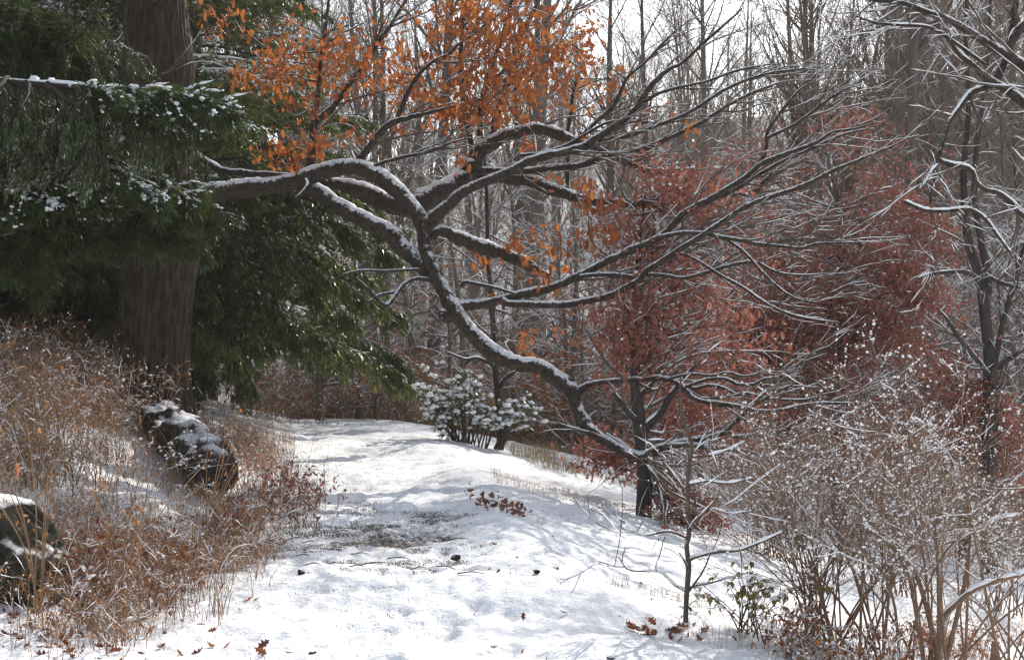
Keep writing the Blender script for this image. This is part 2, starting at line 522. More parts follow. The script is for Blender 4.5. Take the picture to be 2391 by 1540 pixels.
def ground():
    ys = np.concatenate([np.arange(-12, 5, 0.5), np.arange(5, 14, 0.033), np.arange(14, 30, 0.075), np.arange(30, 60, 0.6), np.arange(60, 260, 4), np.arange(260, 700, 30)])
    s = np.concatenate([np.linspace(-1, -0.5, 25)[:-1] * 1.0, np.linspace(-0.5, 0.5, 300), np.linspace(0.5, 1, 25)[1:]])
    sp = np.sign(s) * (np.abs(s) * 0.9 + np.maximum(np.abs(s) - 0.5, 0) ** 1.5 * 7)
    Y, S = np.meshgrid(ys, sp, indexing='ij')
    X = S * np.maximum(Y, 6) * 0.95 * np.where(Y < 6, 1, 1)
    X = np.where(Y < 6, S * 6, X)
    Z = height(X, Y)
    near = (1 - sstep(24, 34, Y)) * sstep(3, 6, Y)
    t = X - xc(Y)
    path = np.exp(-(t / 1.3) ** 2)
    n1 = fbm(X, Y, 11, 2.2, 4) - 0.47
    n2 = fbm(X, Y, 23, 7.0, 3) - 0.44
    n3 = vnoise(X, Y, 31, 16.0) - 0.5
    Z = Z + near * (0.11 * n1 + 0.048 * n2 + 0.02 * n3)
    # trodden hollows
    hol = fbm(X, Y, 41, 4.2, 2)
    Z = Z - near * path * 0.022 * np.clip((hol - 0.45) / 0.15, 0, 1)
    # footprints of people who walked the path
    rg = np.random.default_rng(8)
    for w in range(3):
        off, yy, sd = rg.uniform(-0.45, 0.5), 6.2 + rg.random(), 1
        while yy < 21:
            fx, fy = float(xc(yy)) + off + sd * 0.11 + rg.normal() * 0.05, yy + rg.normal() * 0.04
            j0, j1 = np.searchsorted(ys, [fy - 0.35, fy + 0.35])
            dx, dy = X[j0:j1] - fx, Y[j0:j1] - fy
            q = (dx / 0.075) ** 2 + (dy / 0.16) ** 2
            Z[j0:j1] += rg.uniform(0.5, 1.0) * (-0.03 * np.exp(-q ** 2) + 0.010 * np.exp(-(q - 2.2) ** 2))
            sd = -sd; yy += rg.uniform(0.55, 0.75)
    # melted patch on the path sits lower than the snow around it
    patch = np.exp(-(((X + 1.1) / 1.1) ** 2 + ((Y - 11.8) / 1.7) ** 2))
    Z = Z - 0.035 * patch
    ny, nx = Y.shape
    V = np.stack([X, Y, Z], -1).reshape(-1, 3)
    i = np.arange(ny * nx).reshape(ny, nx)
    Q = np.stack([i[:-1, :-1], i[:-1, 1:], i[1:, 1:], i[1:, :-1]], -1).reshape(-1, 4)
    m, n, l, b = newmat('snowy_ground')
    b.inputs['Roughness'].default_value = 0.7
    b.inputs['Specular IOR Level'].default_value = 0.3
    at_ = N(n, "ShaderNodeAttribute", attribute_name="bare")
    tc = N(n, "ShaderNodeTexCoord")
    mp = N(n, "ShaderNodeMapping")
    mp.inputs['Scale'].default_value = (15, 26, 15)
    l.new(tc.outputs['Object'], mp.inputs['Vector'])
    no = N(n, "ShaderNodeTexNoise")
    no.inputs['Scale'].default_value = 1.6
    no.inputs['Detail'].default_value = 8
    no.inputs['Roughness'].default_value = 0.72
    l.new(mp.outputs[0], no.inputs['Vector'])
    ad = N(n, "ShaderNodeMath", operation='ADD')
    l.new(no.outputs['Fac'], ad.inputs[0]); l.new(at_.outputs['Fac'], ad.inputs[1])
    mr = N(n, "ShaderNodeMapRange")
    mr.inputs['From Min'].default_value = 0.86
    mr.inputs['From Max'].default_value = 1.02
    l.new(ad.outputs[0], mr.inputs['Value'])
    n2_ = N(n, "ShaderNodeTexNoise")
    n2_.inputs['Scale'].default_value = 25
    n2_.inputs['Detail'].default_value = 5
    l.new(tc.outputs['Object'], n2_.inputs['Vector'])
    cr = ramp(n, [(0.3, (0.045, 0.036, 0.028)), (0.55, (0.13, 0.1, 0.075)), (0.75, (0.24, 0.19, 0.14))])
    l.new(n2_.outputs['Fac'], cr.inputs['Fac'])
    mx = N(n, "ShaderNodeMix", data_type='RGBA')
    l.new(mr.outputs[0], mx.inputs['Factor'])
    mx.inputs['A'].default_value = (*SNOW_C, 1)
    l.new(cr.outputs['Color'], mx.inputs['B'])
    l.new(mx.outputs['Result'], b.inputs['Base Color'])
    n3_ = N(n, "ShaderNodeTexNoise")
    n3_.inputs['Scale'].default_value = 22
    n3_.inputs['Detail'].default_value = 6
    n3_.inputs['Roughness'].default_value = 0.6
    l.new(tc.outputs['Object'], n3_.inputs['Vector'])
    bp = N(n, "ShaderNodeBump")
    bp.inputs['Strength'].default_value = 0.5
    bp.inputs['Distance'].default_value = 0.05
    l.new(n3_.outputs['Fac'], bp.inputs['Height'])
    l.new(bp.outputs[0], b.inputs['Normal'])
    me = mesh_np('snowy_ground', V, [Q], m)
    # how bare of snow each spot is
    e = fbm(X, Y, 51, 1.3, 3)
    bare = 0.14 + 0.31 * patch * (0.5 + e) + 0.1 * path * np.clip((e - 0.4) * 3, 0, 1)
    rutt = np.exp(-((t - 2.1 - 0.12 * (11 - Y)) / 0.45) ** 2) * sstep(8, 9.5, Y) * (1 - sstep(11.5, 13, Y))
    bare = bare + 0.22 * rutt
    bank = sstep(0.9, 1.8, -t) * sstep(8.5, 12, Y)
    bare = bare + 0.17 * bank
    base_tree = np.exp(-(((X + 4.5) / 1.4) ** 2 + ((Y - 18) / 1.4) ** 2))
    bare = bare + 0.3 * base_tree
    bare = bare + 0.33 * sstep(30, 38, Y)
    at2 = me.attributes.new("bare", 'FLOAT', 'POINT')
    at2.data.foreach_set('value', bare.ravel().astype(np.float32))
    o = link('snowy_ground', me)
    tag(o, kind='structure')
    return o
ground()

# ------------------------------------------------------------------ leaf shapes
def oak_leaf():
    """lobed outline along +X, length 1, folded a little along the midrib"""
    half = [(0.0, 0.02), (0.12, 0.06), (0.22, 0.2), (0.3, 0.09), (0.45, 0.32), (0.55, 0.12), (0.72, 0.27), (0.8, 0.1), (1.0, 0.0)]
    mid = [(x, 0.0, -0.10 * math.sin(x * 3.0)) for x, _ in half]
    V, Fc = [], []
    n = len(half)
    for x, y in half: V.append((x, y, 0.28 * y - 0.10 * math.sin(x * 3.0)))
    for p in mid: V.append(p)
    for x, y in half: V.append((x, -y, 0.28 * y - 0.10 * math.sin(x * 3.0)))
    for i in range(n - 1):
        Fc.append((i, i + 1, n + i + 1, n + i))
        Fc.append((n + i, n + i + 1, 2 * n + i + 1, 2 * n + i))
    return np.array(V), [np.array(Fc)]

def small_leaf():
    V = np.array([(0, 0, 0), (0.35, 0.24, 0.06), (1, 0, -0.12), (0.35, -0.24, 0.06), (0.4, 0, -0.04)], float)
    return V, [np.array([(0, 4, 1), (1, 4, 2), (0, 3, 4), (3, 2, 4)])]

def lobed_leaf():
    V = np.array([(0, 0, 0), (0.25, 0.22, 0.05), (0.42, 0.08, 0.0), (0.62, 0.28, 0.05), (1, 0, -0.12), (0.62, -0.28, 0.05), (0.42, -0.08, 0.0), (0.25, -0.22, 0.05)], float)
    return V, [np.array([(0, 1, 2), (0, 2, 6), (0, 6, 7), (2, 3, 4), (2, 4, 6), (6, 4, 5)])]

def blob():
    """flattened clump of snow, 20 faces"""
    t = (1 + 5 ** 0.5) / 2
    V = np.array([(-1, t, 0), (1, t, 0), (-1, -t, 0), (1, -t, 0), (0, -1, t), (0, 1, t), (0, -1, -t), (0, 1, -t), (t, 0, -1), (t, 0, 1), (-t, 0, -1), (-t, 0, 1)]) / 1.9
    Fc = np.array([(0, 11, 5), (0, 5, 1), (0, 1, 7), (0, 7, 10), (0, 10, 11), (1, 5, 9), (5, 11, 4), (11, 10, 2), (10, 7, 6), (7, 1, 8), (3, 9, 4), (3, 4, 2), (3, 2, 6), (3, 6, 8), (3, 8, 9), (4, 9, 5), (2, 4, 11), (6, 2, 10), (8, 6, 7), (9, 8, 1)])
    return V, [Fc]

def fleck():
    V = np.array([(1, 0, 0), (0, 1, 0), (-1, 0, 0), (0, -1, 0), (0, 0, 1), (0, 0, -1)], float) * [1.15, .95, 1]
    return V, [np.array([(0, 1, 4), (1, 2, 4), (2, 3, 4), (3, 0, 4), (1, 0, 5), (2, 1, 5), (3, 2, 5), (0, 3, 5)])]

def blobs(pos, size, rng, squash=0.7, small=False):
    n = len(pos)
    A = rand_axes(rng, n)
    sc = np.asarray(size).reshape(-1, 1, 1) * rng.uniform(0.7, 1.3, (n, 3, 1))
    A = A * sc
    A[:, :, 2] *= squash
    pv, pf = fleck() if small else blob()
    return replicate(pv, pf, A, pos)

def leaves_at(pos, rng, size, axis=(0, 0, -1), spread=0.6, shape=None):
    pv, pf = shape or lobed_leaf()
    A = rand_axes(rng, len(pos), axis, spread)
    s = rng.uniform(size[0], size[1], (len(pos), 1, 1))
    return replicate(pv, pf, A * s, pos)

def ends_of(P, rng, n, t0=0.3):
    i = rng.integers(0, len(P), n)
    t = rng.uniform(t0, 1, n) * (P.shape[1] - 1)
    k = np.clip(t.astype(int), 0, P.shape[1] - 2)
    w = (t - k)[:, None]
    return P[i, k] * (1 - w) + P[i, k + 1] * w

def px(pts, d0, d1):
    """traced pixels (u, v, r) with a depth running from d0 to d1 -> points and radii in metres"""
    p = np.array(pts, float)
    s = np.concatenate([[0], np.cumsum(np.linalg.norm(np.diff(p[:, :2], axis=0), axis=1))])
    s = s / s[-1]
    d = d0 + (d1 - d0) * s
    out = np.stack([(p[:, 0] - 1195.5) / F * d, d, EYE + (770 - p[:, 1]) / F * d, p[:, 2] / F * d], -1)
    return out

# ------------------------------------------------------------------ the old oak
OAK_D = 18.0
LIMBS = {  # traced (u, v, radius in px), depth at start and end
 'A': ([(400,470,30),(440,458,27),(480,450,24),(560,441,23),(650,430,21),(712,415,22),(745,402,21),(800,390,19),(850,393,20),(900,421,22),(945,461,21),(975,500,19),(992,532,19)], 18.0, 17.2),
 'A2': ([(992,520,18),(990,570,15),(1003,610,16),(1020,650,17),(1042,690,18),(1056,720,20),(1085,755,18),(1110,785,19),(1150,822,21),(1200,845,19),(1260,855,18),(1295,880,19),(1332,908,20),(1346,945,15),(1370,995,16),(1410,1025,13),(1455,1051,13),(1500,1066,15),(1535,1046,10),(1590,1032,9),(1650,1022,8),(1700,1008,7),(1713,1019,6),(1760,1015,6),(1827,1006,5.5),(1853,988,5),(1894,970,4.5),(1944,946,3),(2000,925,2)], 17.2, 15.6),
 'A3': ([(1690,1012,6),(1710,990,6),(1736,966,6),(1760,946,5),(1793,926,4.5),(1820,910,3.5),(1850,898,2.5)], 16.0, 15.8),
 'A4': ([(1560,1040,8),(1600,1037,7),(1643,1040,6.5),(1703,1046,6),(1743,1053,5.5),(1793,1065,5),(1843,1067,4.5),(1894,1059,4),(1944,1054,3),(1957,1036,2)], 16.1, 15.6),
 'A5': ([(1790,1064,4),(1820,1087,3),(1847,1096,2),(1890,1112,1.5)], 15.7, 15.5),
 'B': ([(700,432,18),(740,446,19),(790,478,20),(840,510,20),(907,540,20),(937,574,20),(970,606,20),(1000,637,17),(1030,665,12)], 17.75, 17.1),
 'C': ([(720,424,12),(770,428,14),(800,432,17),(830,440,20),(880,461,22),(920,478,25),(963,478,27),(1013,453,27),(1064,430,25),(1090,411,22),(1104,384,22),(1117,354,20),(1151,331,18),(1184,314,16),(1224,304,14),(1264,301,14),(1298,311,13),(1331,324,11),(1365,334,9),(1391,344,8),(1418,358,7.5),(1448,371,7.5),(1498,394,8),(1532,401,8),(1565,398,7),(1593,396,7),(1613,396,6),(1626,384,3)], 17.9, 18.6),
 'D': ([(1085,405,14),(1131,398,9),(1224,399,8),(1281,391,8),(1331,389,8),(1371,381,8),(1415,364,7.5),(1465,354,7),(1508,344,7),(1565,321,6),(1593,307,6),(1640,285,5),(1693,250,4),(1760,215,3),(1830,190,2)], 18.3, 17.6),
 'E': ([(1105,425,16),(1150,412,14),(1197,418,14),(1241,421,16),(1281,438,16),(1318,451,14),(1365,465,13),(1415,471,12),(1465,475,10.5),(1532,475,10),(1593,473,9),(1643,466,9),(1676,458,8),(1727,453,7.5),(1767,445,6),(1783,425,5.5),(1807,406,6),(1829,398,5)], 18.4, 17.4),
 'F': ([(990,535,18),(1010,512,16),(1030,490,15),(1050,476,14),(1080,448,13),(1131,424,12),(1181,404,12),(1231,378,11),(1281,361,10.5),(1331,351,10),(1371,338,10),(1398,318,9),(1442,291,8),(1482,257,7.5),(1508,217,7),(1532,187,6),(1565,160,5.5),(1593,147,5),(1643,100,4),(1693,57,3),(1733,20,2)], 17.2, 16.0),
 'F2': ([(1332,348,6),(1345,330,5),(1381,294,5),(1432,247,5),(1452,207,4),(1468,177,4),(1505,147,3),(1549,100,3),(1590,60,2)], 17.0, 16.6),
 'F3': ([(1482,257,5),(1530,222,4),(1580,205,4),(1650,190,3),(1720,165,3),(1800,150,2)], 16.7, 16.2),
 'F4': ([(1300,357,6),(1390,330,5),(1465,318,5),(1540,290,4.5),(1610,262,4.5),(1700,205,4),(1790,172,3),(1880,160,2)], 16.9, 15.8),
 'G': ([(985,560,12),(1027,537,13),(1064,552,16),(1097,565,18),(1131,578,18),(1164,587,16),(1191,598,15),(1221,609,15),(1241,622,12),(1264,634,8),(1290,650,4)], 17.4, 17.9),
 'H': ([(1050,715,18),(1071,716,15),(1097,711,12.5),(1131,707,11.5),(1174,697,11),(1224,685,11),(1274,674,10.5),(1318,659,10.5),(1358,640,10),(1398,619,9.5),(1442,597,9),(1482,578,9),(1532,558,8.5),(1562,535,8.5),(1593,500,8),(1626,481,8),(1670,458,8),(1703,438,7.5),(1743,411,7),(1780,381,6.5),(1827,361,5.5),(1877,344,5),(1914,328,4.5),(1944,308,3.5),(1995,300,2.5),(2050,285,1.5)], 17.05, 15.4),
 'H2': ([(1778,383,5),(1790,341,4.5),(1791,311,4.5),(1807,284,4),(1840,241,3.5),(1870,207,2.5),(1900,190,1.5)], 16.0, 15.7),
 'H3': ([(1793,320,4.5),(1827,305,4.5),(1860,288,4),(1894,264,4),(1927,237,3.5),(1964,214,3),(2010,190,2)], 15.9, 15.4),
 'H4': ([(1640,470,6),(1700,452,5),(1760,415,5),(1830,375,4.5),(1900,345,4),(1965,315,3),(2030,300,2)], 16.3, 15.6),
 'I': ([(1172,698,9),(1187,708,9),(1231,709,9),(1281,711,9),(1331,709,9),(1381,699,9),(1425,689,9),(1465,669,8.5),(1498,649,8),(1510,630,7.5),(1545,609,7.5),(1575,589,7.5),(1593,577,7.5),(1626,558,7),(1660,535,7),(1697,511,7),(1743,481,6.5),(1793,461,6),(1843,445,6),(1894,425,5.5),(1944,398,5),(1994,378,4),(2034,361,3.5),(2078,344,2.5),(2111,328,1.5)], 16.8, 15.0),
 'J': ([(1355,645,6),(1385,641,5.5),(1432,640,5.5),(1482,645,5),(1519,640,5),(1559,643,5),(1593,649,5),(1636,639,5),(1693,622,5),(1737,612,4.5),(1770,613,4),(1800,629,3.5),(1833,639,3),(1884,642,2.5),(1930,638,1.5)], 16.5, 15.6),
 'K': ([(1540,553,6),(1593,543,5.5),(1653,545,5.5),(1680,553,5.5),(1717,558,5),(1760,567,5),(1800,572,5),(1833,575,4),(1877,578,4),(1907,568,3.5),(1960,567,3),(2011,565,2)], 16.1, 15.2),
 'L': ([(1560,600,4.5),(1593,592,4),(1636,612,4),(1683,642,4),(1733,669,4),(1780,702,3.5),(1827,726,3),(1867,739,3),(1907,746,2),(1960,752,1.5)], 16.2, 15.4),
 'L2': ([(1700,560,4),(1740,590,3.5),(1785,640,3.5),(1830,680,3),(1870,700,2.5),(1910,705,1.5)], 15.9, 15.5),
 'N': ([(1335,912,14),(1350,911,11),(1375,897,8),(1430,888,7),(1500,884,7),(1545,881,7),(1580,893,7),(1600,908,6.5),(1623,930,6),(1676,941,6),(1717,946,6),(1743,953,5.5),(1780,960,5.5),(1827,956,5),(1870,946,4.5),(1927,940,4),(1994,941,2)], 16.6, 15.4),
 'N2': ([(1545,881,5),(1600,900,4.5),(1626,906,4.5),(1653,898,4.5),(1690,905,4),(1720,920,4),(1745,917,4),(1790,928,3.5),(1847,933,3),(1890,931,3),(1917,921,2.5),(1960,913,2)], 16.2, 15.7),
 'N3': ([(1600,902,4.5),(1650,885,4.5),(1693,883,4.5),(1723,896,4.5),(1763,896,4),(1783,884,4),(1823,878,3.5),(1847,859,3.5),(1877,844,3),(1930,825,2)], 16.1, 15.5),
 'N4': ([(1560,884,4),(1610,872,3.5),(1660,876,3.5),(1700,868,3),(1740,878,2.5),(1790,862,1.5)], 16.1, 15.8),
 'S1': ([(727,420,14),(726,388,12),(732,318,11),(736,284,10),(769,257,8.5),(796,224,8),(820,190,7),(850,150,6),(885,95,6),(913,57,5),(937,17,4),(965,-30,3),(1000,-80,2)], 17.8, 18.3),
 'S1b': ([(737,280,7),(742,231,6),(746,184,5.5),(750,130,5),(757,90,4.5),(763,40,4),(770,-20,3)], 18.0, 18.5),
 'S2': ([(836,398,11),(840,374,10),(863,341,9),(890,308,8.5),(913,288,8),(940,278,6.5),(997,264,5),(1050,250,3),(1090,240,2)], 17.6, 17.3),
 'S2b': ([(925,283,6),(940,247,5.5),(957,207,5),(984,167,5),(1017,140,4.5),(1047,127,4),(1074,100,3.5),(1114,74,3),(1150,40,2)], 17.5, 17.0),
 'S3': ([(1108,370,10),(1100,334,7),(1090,284,7),(1080,217,6),(1075,150,6),(1080,67,5),(1087,17,4),(1092,-40,3)], 18.3, 18.6),
 'S4': ([(1125,345,10),(1121,320,8),(1121,274,7.5),(1128,225,6.5),(1140,180,6),(1160,120,5),(1180,60,4),(1195,0,3)], 18.35, 18.0),
 'S5': ([(1150,334,10),(1153,310,8),(1154,288,8),(1165,250,7),(1181,200,6.5),(1198,140,6),(1214,84,5.5),(1244,33,5),(1255,0,4),(1275,-60,3)], 18.4, 18.2),
 'S6': ([(1322,322,5),(1326,300,4.5),(1331,278,4.5),(1338,217,4),(1350,180,3),(1365,150,2)], 18.5, 18.6),
 'S7': ([(1325,440,5),(1325,400,4.5),(1326,365,4),(1322,340,3)], 18.3, 18.4),
 'T1': ([(872,388,5),(890,380,4.5),(947,365,4.5),(1004,354,4),(1050,334,3),(1085,325,2)], 17.4, 17.0),
 'T2': ([(1215,362,5),(1260,358,4.5),(1320,340,4.5),(1372,310,4),(1420,285,3),(1470,280,2)], 17.0, 16.6),
 'V1': ([(1003,652,6),(970,650,5),(943,662,5),(930,679,5),(915,700,5),(902,713,5),(880,698,4.5),(863,680,4.5),(845,662,4),(830,650,3)], 17.1, 16.4),
 'V2': ([(938,676,4),(920,681,4),(883,689,4),(868,700,4),(858,703,4),(838,686,3.5),(816,668,2.5)], 16.9, 16.4),
 'V3': ([(1000,628,4),(964,629,4),(900,632,3.5),(842,631,3),(800,640,2)], 17.2, 16.6),
 'V4': ([(1078,668,6),(1085,657,5),(1120,663,4.5),(1160,672,4),(1200,684,3)], 17.0, 16.7),
 'X1': ([(1066,706,16),(1050,724,18),(1040,738,17),(1034,748,8)], 17.05, 16.9),
 'X2': ([(1338,908,14),(1335,892,10),(1334,880,7)], 16.6, 16.5),
 'X3': ([(714,418,5),(718,432,5),(712,442,5),(704,450,4),(690,462,2)], 17.3, 17.1),
 'W': ([(420,372,10),(445,369,10),(475,374,10),(498,386,10),(521,398,9),(562,401,7),(602,405,6.5),(679,408,6),(740,400,4)], 18.5, 18.2),
 'Q1': ([(310,-60,6),(292,30,5),(293,70,5),(300,110,5),(315,140,4.5),(335,165,4),(355,178,3),(385,172,2)], 17.3, 17.3),
 'Q2': ([(292,75,3),(270,100,2.5),(240,118,2.5),(200,112,2),(165,120,1.5)], 17.3, 17.0),
 'Q3': ([(150,-60,4.5),(155,30,4),(158,80,4),(160,118,3),(200,100,2)], 17.0, 17.0),
}

def trunk_mesh():
    prof = np.array([(1010,262,460),(975,264,452),(940,269,443),(900,272,438),(840,272,439),(772,276,441),(720,281,446),(665,286,453),(600,288,464),(540,289,473),(490,290,470),(440,290,458),(390,292,449),(330,293,446),(240,291,449),(150,291,452),(70,296,441),(0,299,432),(-200,310,424),(-500,325,418),(-900,345,410),(-1400,365,400)], float)
    m = 320; k = 240
    s = np.linspace(0, 1, m)
    vv = np.interp(s, np.linspace(0, 1, len(prof)), prof[:, 0])
    o = np.argsort(prof[:, 0])
    l = np.interp(vv, prof[o, 0], prof[o, 1]); r = np.interp(vv, prof[o, 0], prof[o, 2])
    z = EYE + (770 - vv) / F * OAK_D
    cx = ((l + r) / 2 - 1195.5) / F * OAK_D
    rad = (r - l) / 2 / F * OAK_D
    a = np.arange(k) * 2 * np.pi / k
    A, Z = np.meshgrid(a, z)
    Rr = rad[:, None] * np.ones_like(A)
    w = A + 0.25 * (fbm(A * 2, Z * 1.2, 5, 1.0, 3) - 0.5)
    fur = np.abs(np.sin(w * 17 + 2.2 * fbm(np.cos(A) * 3, Z * 2 + np.sin(A) * 2, 8, 1.5, 3) * 3))
    Rr += 0.03 * (np.sqrt(fur) - 0.6) + 0.02 * (fbm(np.cos(A) * 6 + 9, Z * 3 + np.sin(A) * 6, 17, 1.6, 3) - 0.45)
    Rr += 0.035 * np.sin(A * 5 + 1.1) * sstep(1.7, 0.7, Z)
    dz = 0.10 * np.exp(-(((Z - 1.45) / 0.2) ** 2)) * np.exp(-(((A - math.pi * 1.05) / 0.45) ** 2))   # burl on the dark side
    Rr += dz
    X = cx[:, None] + Rr * np.cos(A); Y = OAK_D + Rr * 0.95 * np.sin(A)
    V = np.stack([X, Y, Z], -1).reshape(-1, 3)
    idx = np.arange(m * k).reshape(m, k); nx = np.roll(idx, -1, 1)
    Q = np.stack([idx[:-1], nx[:-1], nx[1:], idx[1:]], -1).reshape(-1, 4)
    return mesh_np('trunk', V, [Q], M['oak_bark'])

def shift(V, o):
    return V - np.array(o.location)

def oak():
    rng = np.random.default_rng(7)
    gx = at(365, 950, OAK_D)
    base = (gx[0], OAK_D, float(height(gx[0], OAK_D)))
    root = empty('oak_tree', base, 'massive old oak with snow-topped limbs sprawling low across the path and clinging orange leaves', 'tree')
    b = np.array(base)
    tm = trunk_mesh()
    co = np.empty(len(tm.vertices) * 3, np.float32); tm.vertices.foreach_get('co', co)
    tm.vertices.foreach_set('co', (co.reshape(-1, 3) - b).astype(np.float32).ravel()); tm.update()
    link('trunk', tm, root)
    traced = {}
    for name, (pts, d0, d1) in LIMBS.items():
        big = max(p[2] for p in pts) > 9
        k = max(8, int(len(pts) * (4.5 if big else 2.6)))
        pr = resample(px(pts, d0, d1), k)
        P = pr[None, :, :3] - b; Rd = pr[None, :, 3].copy()
        if big:   # knots, swellings and small kinks
            q = np.arange(k)
            Rd[0] *= 1 + 0.3 * (fbm(q * 0.35, q * 0 + hash(len(pts)) % 50, 3, 1, 2) - 0.4)
            P[0] += (rng.normal(size=(k, 3)) * Rd[0][:, None] * 0.05)
        traced[name] = (P, Rd)
        sides = 18 if big else 8
        V, Fs = tubes([(P, Rd)], [sides])
        if big:
            cen = np.repeat(P[0], sides, 0); rr = np.repeat(Rd[0], sides)
            n = V - cen
            nn = norm(n)
            q = fbm(V[:, 0] * 22 + V[:, 2] * 9, V[:, 1] * 22 + V[:, 2] * 16, 4, 1, 3) - 0.45
            V = V + nn * (q * 0.5 * np.minimum(rr, 0.08))[:, None]
        lo = link('limb', mesh_np('limb', V, Fs, M['limb_bark']), root)
        sn = snow_tubes([(P, Rd)], [10 if big else 6], rng, cover=1.0, hk=0.16, hmin=0.005, wk=0.58, lump=1.3, steep=0.8)
        if sn:
            link('snow', mesh_np('snow', sn[0], sn[1], M['snow']), lo)
    # side twigs fan out to the right along the limbs
    fanP, fanR = [], []
    for name, (P, Rd) in traced.items():
        if name in ('A', 'B', 'Q1', 'Q2', 'Q3', 'W', 'G', 'V1', 'V2', 'V3', 'V4', 'X1', 'X2', 'X3'): continue
        i = {'A2': 70, 'C': 70, 'E': 45, 'H': 20, 'I': 20, 'F': 35}.get(name, 3)
        i = min(i, P.shape[1] - 6)
        pr = resample(np.concatenate([P[0, i:], Rd[0, i:, None]], 1), 30)
        fanP.append(pr[:, :3]); fanR.append(pr[:, 3])
    FP = np.array(fanP); FR = np.array(fanR)
    up = [0.5, 0.0, 0.16]
    t1 = grow(FP, FR, rng, 5.0, (18, 52), (0.5, 1.7), k=9, r0=0.6, rmax=0.014, rtip=0.0022, wig=0.13, bias=up, t0=0.05, flatten=0.1)
    t2 = grow(t1[0], t1[1], rng, 5.5, (20, 60), (0.18, 0.7), k=6, r0=0.65, rmax=0.006, rtip=0.0018, wig=0.16, bias=[0.25, 0, 0.12], t0=0.1)
    t3 = grow(t2[0], t2[1], rng, 6.5, (25, 60), (0.06, 0.28), k=4, r0=0.7, rmax=0.0035, rtip=0.0015, wig=0.15, bias=[0.1, 0, 0.1], t0=0.15)
    # upper crown out of frame: limbs that carry on above
    hi = []
    for j in range(15):
        z0 = 6.9 + j * 0.36
        az = j * 2.4
        dirv = np.array([math.cos(az), math.sin(az), 0.35])
        p0 = np.array([-0.05, 0, z0 - 0.7])
        L = 4.5 - 0.12 * j
        p = np.array([np.append(p0 + dirv * s * L + np.array([0, 0, 0.5 * s * s]) + rng.normal(size=3) * 0.22 * s, 0.12 * (1 - s) + 0.012) for s in np.linspace(0, 1, 6)])
        hi.append(resample(p, 20))
    hi = np.array(hi)
    HP, HR = hi[:, :, :3], hi[:, :, 3]
    for j in range(len(HP)):
        V, Fs = tubes([(HP[j:j + 1], HR[j:j + 1])], [8])
        link('limb', mesh_np('limb', V, Fs, M['limb_bark']), root)
    h1 = grow(HP, HR, rng, 3.2, (25, 60), (0.7, 2.2), k=8, r0=0.6, rmax=0.03, rtip=0.003, wig=0.15, bias=[0, 0, 0.1], t0=0.2)
    h2 = grow(h1[0], h1[1], rng, 4.0, (25, 60), (0.25, 0.9), k=5, r0=0.65, rmax=0.008, rtip=0.002, wig=0.15, t0=0.15)
    # orange leaf clusters hang on shoots that reach up from the limb
    clusters = [(590,185,35,25,40),(640,165,45,40,70),(700,120,60,55,120),(700,185,60,35,60),(760,150,60,60,120),(770,210,40,30,40),(830,120,50,45,90),(840,180,50,35,60),(900,165,45,40,70),(905,110,40,40,60),(950,200,40,40,60),(975,150,35,40,45),
        (1050,60,60,60,110),(1110,40,60,50,110),(1170,60,70,60,130),(1130,120,80,60,190),(1210,130,70,55,160),(1290,90,60,55,120),(1340,110,50,40,70),(1240,190,70,45,120),(1160,205,80,40,140),(1050,245,55,30,110),(1110,255,55,30,110),(1040,170,60,45,90),(1000,235,40,25,40),(1300,175,55,45,70),(1370,80,40,45,35),(1330,215,35,25,25),(1390,215,30,25,22),(1430,200,30,20,18),(1190,270,55,25,50),(1230,15,50,25,60),(1080,10,50,20,50),
        (660,335,40,14,50),(700,378,35,16,45),(735,330,25,20,30),(765,320,35,20,30),(640,375,20,15,16),(490,38,16,14,22),(570,50,18,20,18),(545,25,22,10,12),(720,255,18,12,16),(870,345,10,18,9),(1062,322,14,14,16),(1078,370,14,16,16),(1240,332,26,20,26),(1340,312,20,14,12),(1365,432,17,17,20),(1345,470,10,8,6),(1385,478,22,14,20),(1470,470,26,14,22),(1300,412,14,10,8),(1125,605,26,22,26),(1205,560,22,26,24),(1230,590,22,18,14),(1250,640,28,16,24),(1290,655,18,12,10),(1325,590,20,26,18),(1370,540,26,18,22),(1410,550,22,22,22),(1265,560,18,20,14),(1300,535,18,14,10),(1150,690,18,14,10),(1230,795,20,20,20),(1330,795,14,14,9),(1665,520,12,10,6),(1820,800,8,8,4),(1250,860,6,6,3),(555,160,14,12,14),(820,300,14,14,8),(940,290,14,14,8),(1470,180,18,20,10),(1500,280,16,16,8),(1560,262,20,14,8),(1600,300,14,14,6)]
    allP = np.concatenate([v[0][0, 2:, :3] for v in traced.values()])
    lp, shootP, shootR = [], [], []
    for (u, v, ru, rv, n) in clusters:
        d = 17.6 + rng.normal() * 0.35
        if u > 1240 and v > 380: d = 16.9
        c = at(u, v, d) - b
        # the nearest piece of limb feeds the cluster
        for q in range(2 if n > 30 else 1):
            tgt = c + rng.normal(size=3) * np.array([ru, 25, rv]) / F * d * 0.5
            dist = np.linalg.norm((allP - tgt) * np.array([1, 0.5, 1]), axis=1) + np.where(allP[:, 2] > tgt[2] + 0.1, 0.5, 0)
            p0 = allP[np.argmin(dist)]
            mid = (p0 + tgt) / 2 + rng.normal(size=3) * 0.12 * np.linalg.norm(tgt - p0)
            shootP.append(resample(np.array([p0, mid, tgt]), 9)); shootR.append(np.linspace(0.011, 0.003, 9))
        n = int(n * (0.82 if n > 30 else 0.9))
        sx = rng.normal(size=(n, 3)) * np.array([ru * 0.75, 55, rv * 0.72]) / F * d
        lp.append(c + sx)
    lp = np.concatenate(lp)
    # tufts: leaves gather a few together
    keep = rng.random(len(lp)) < 0.62
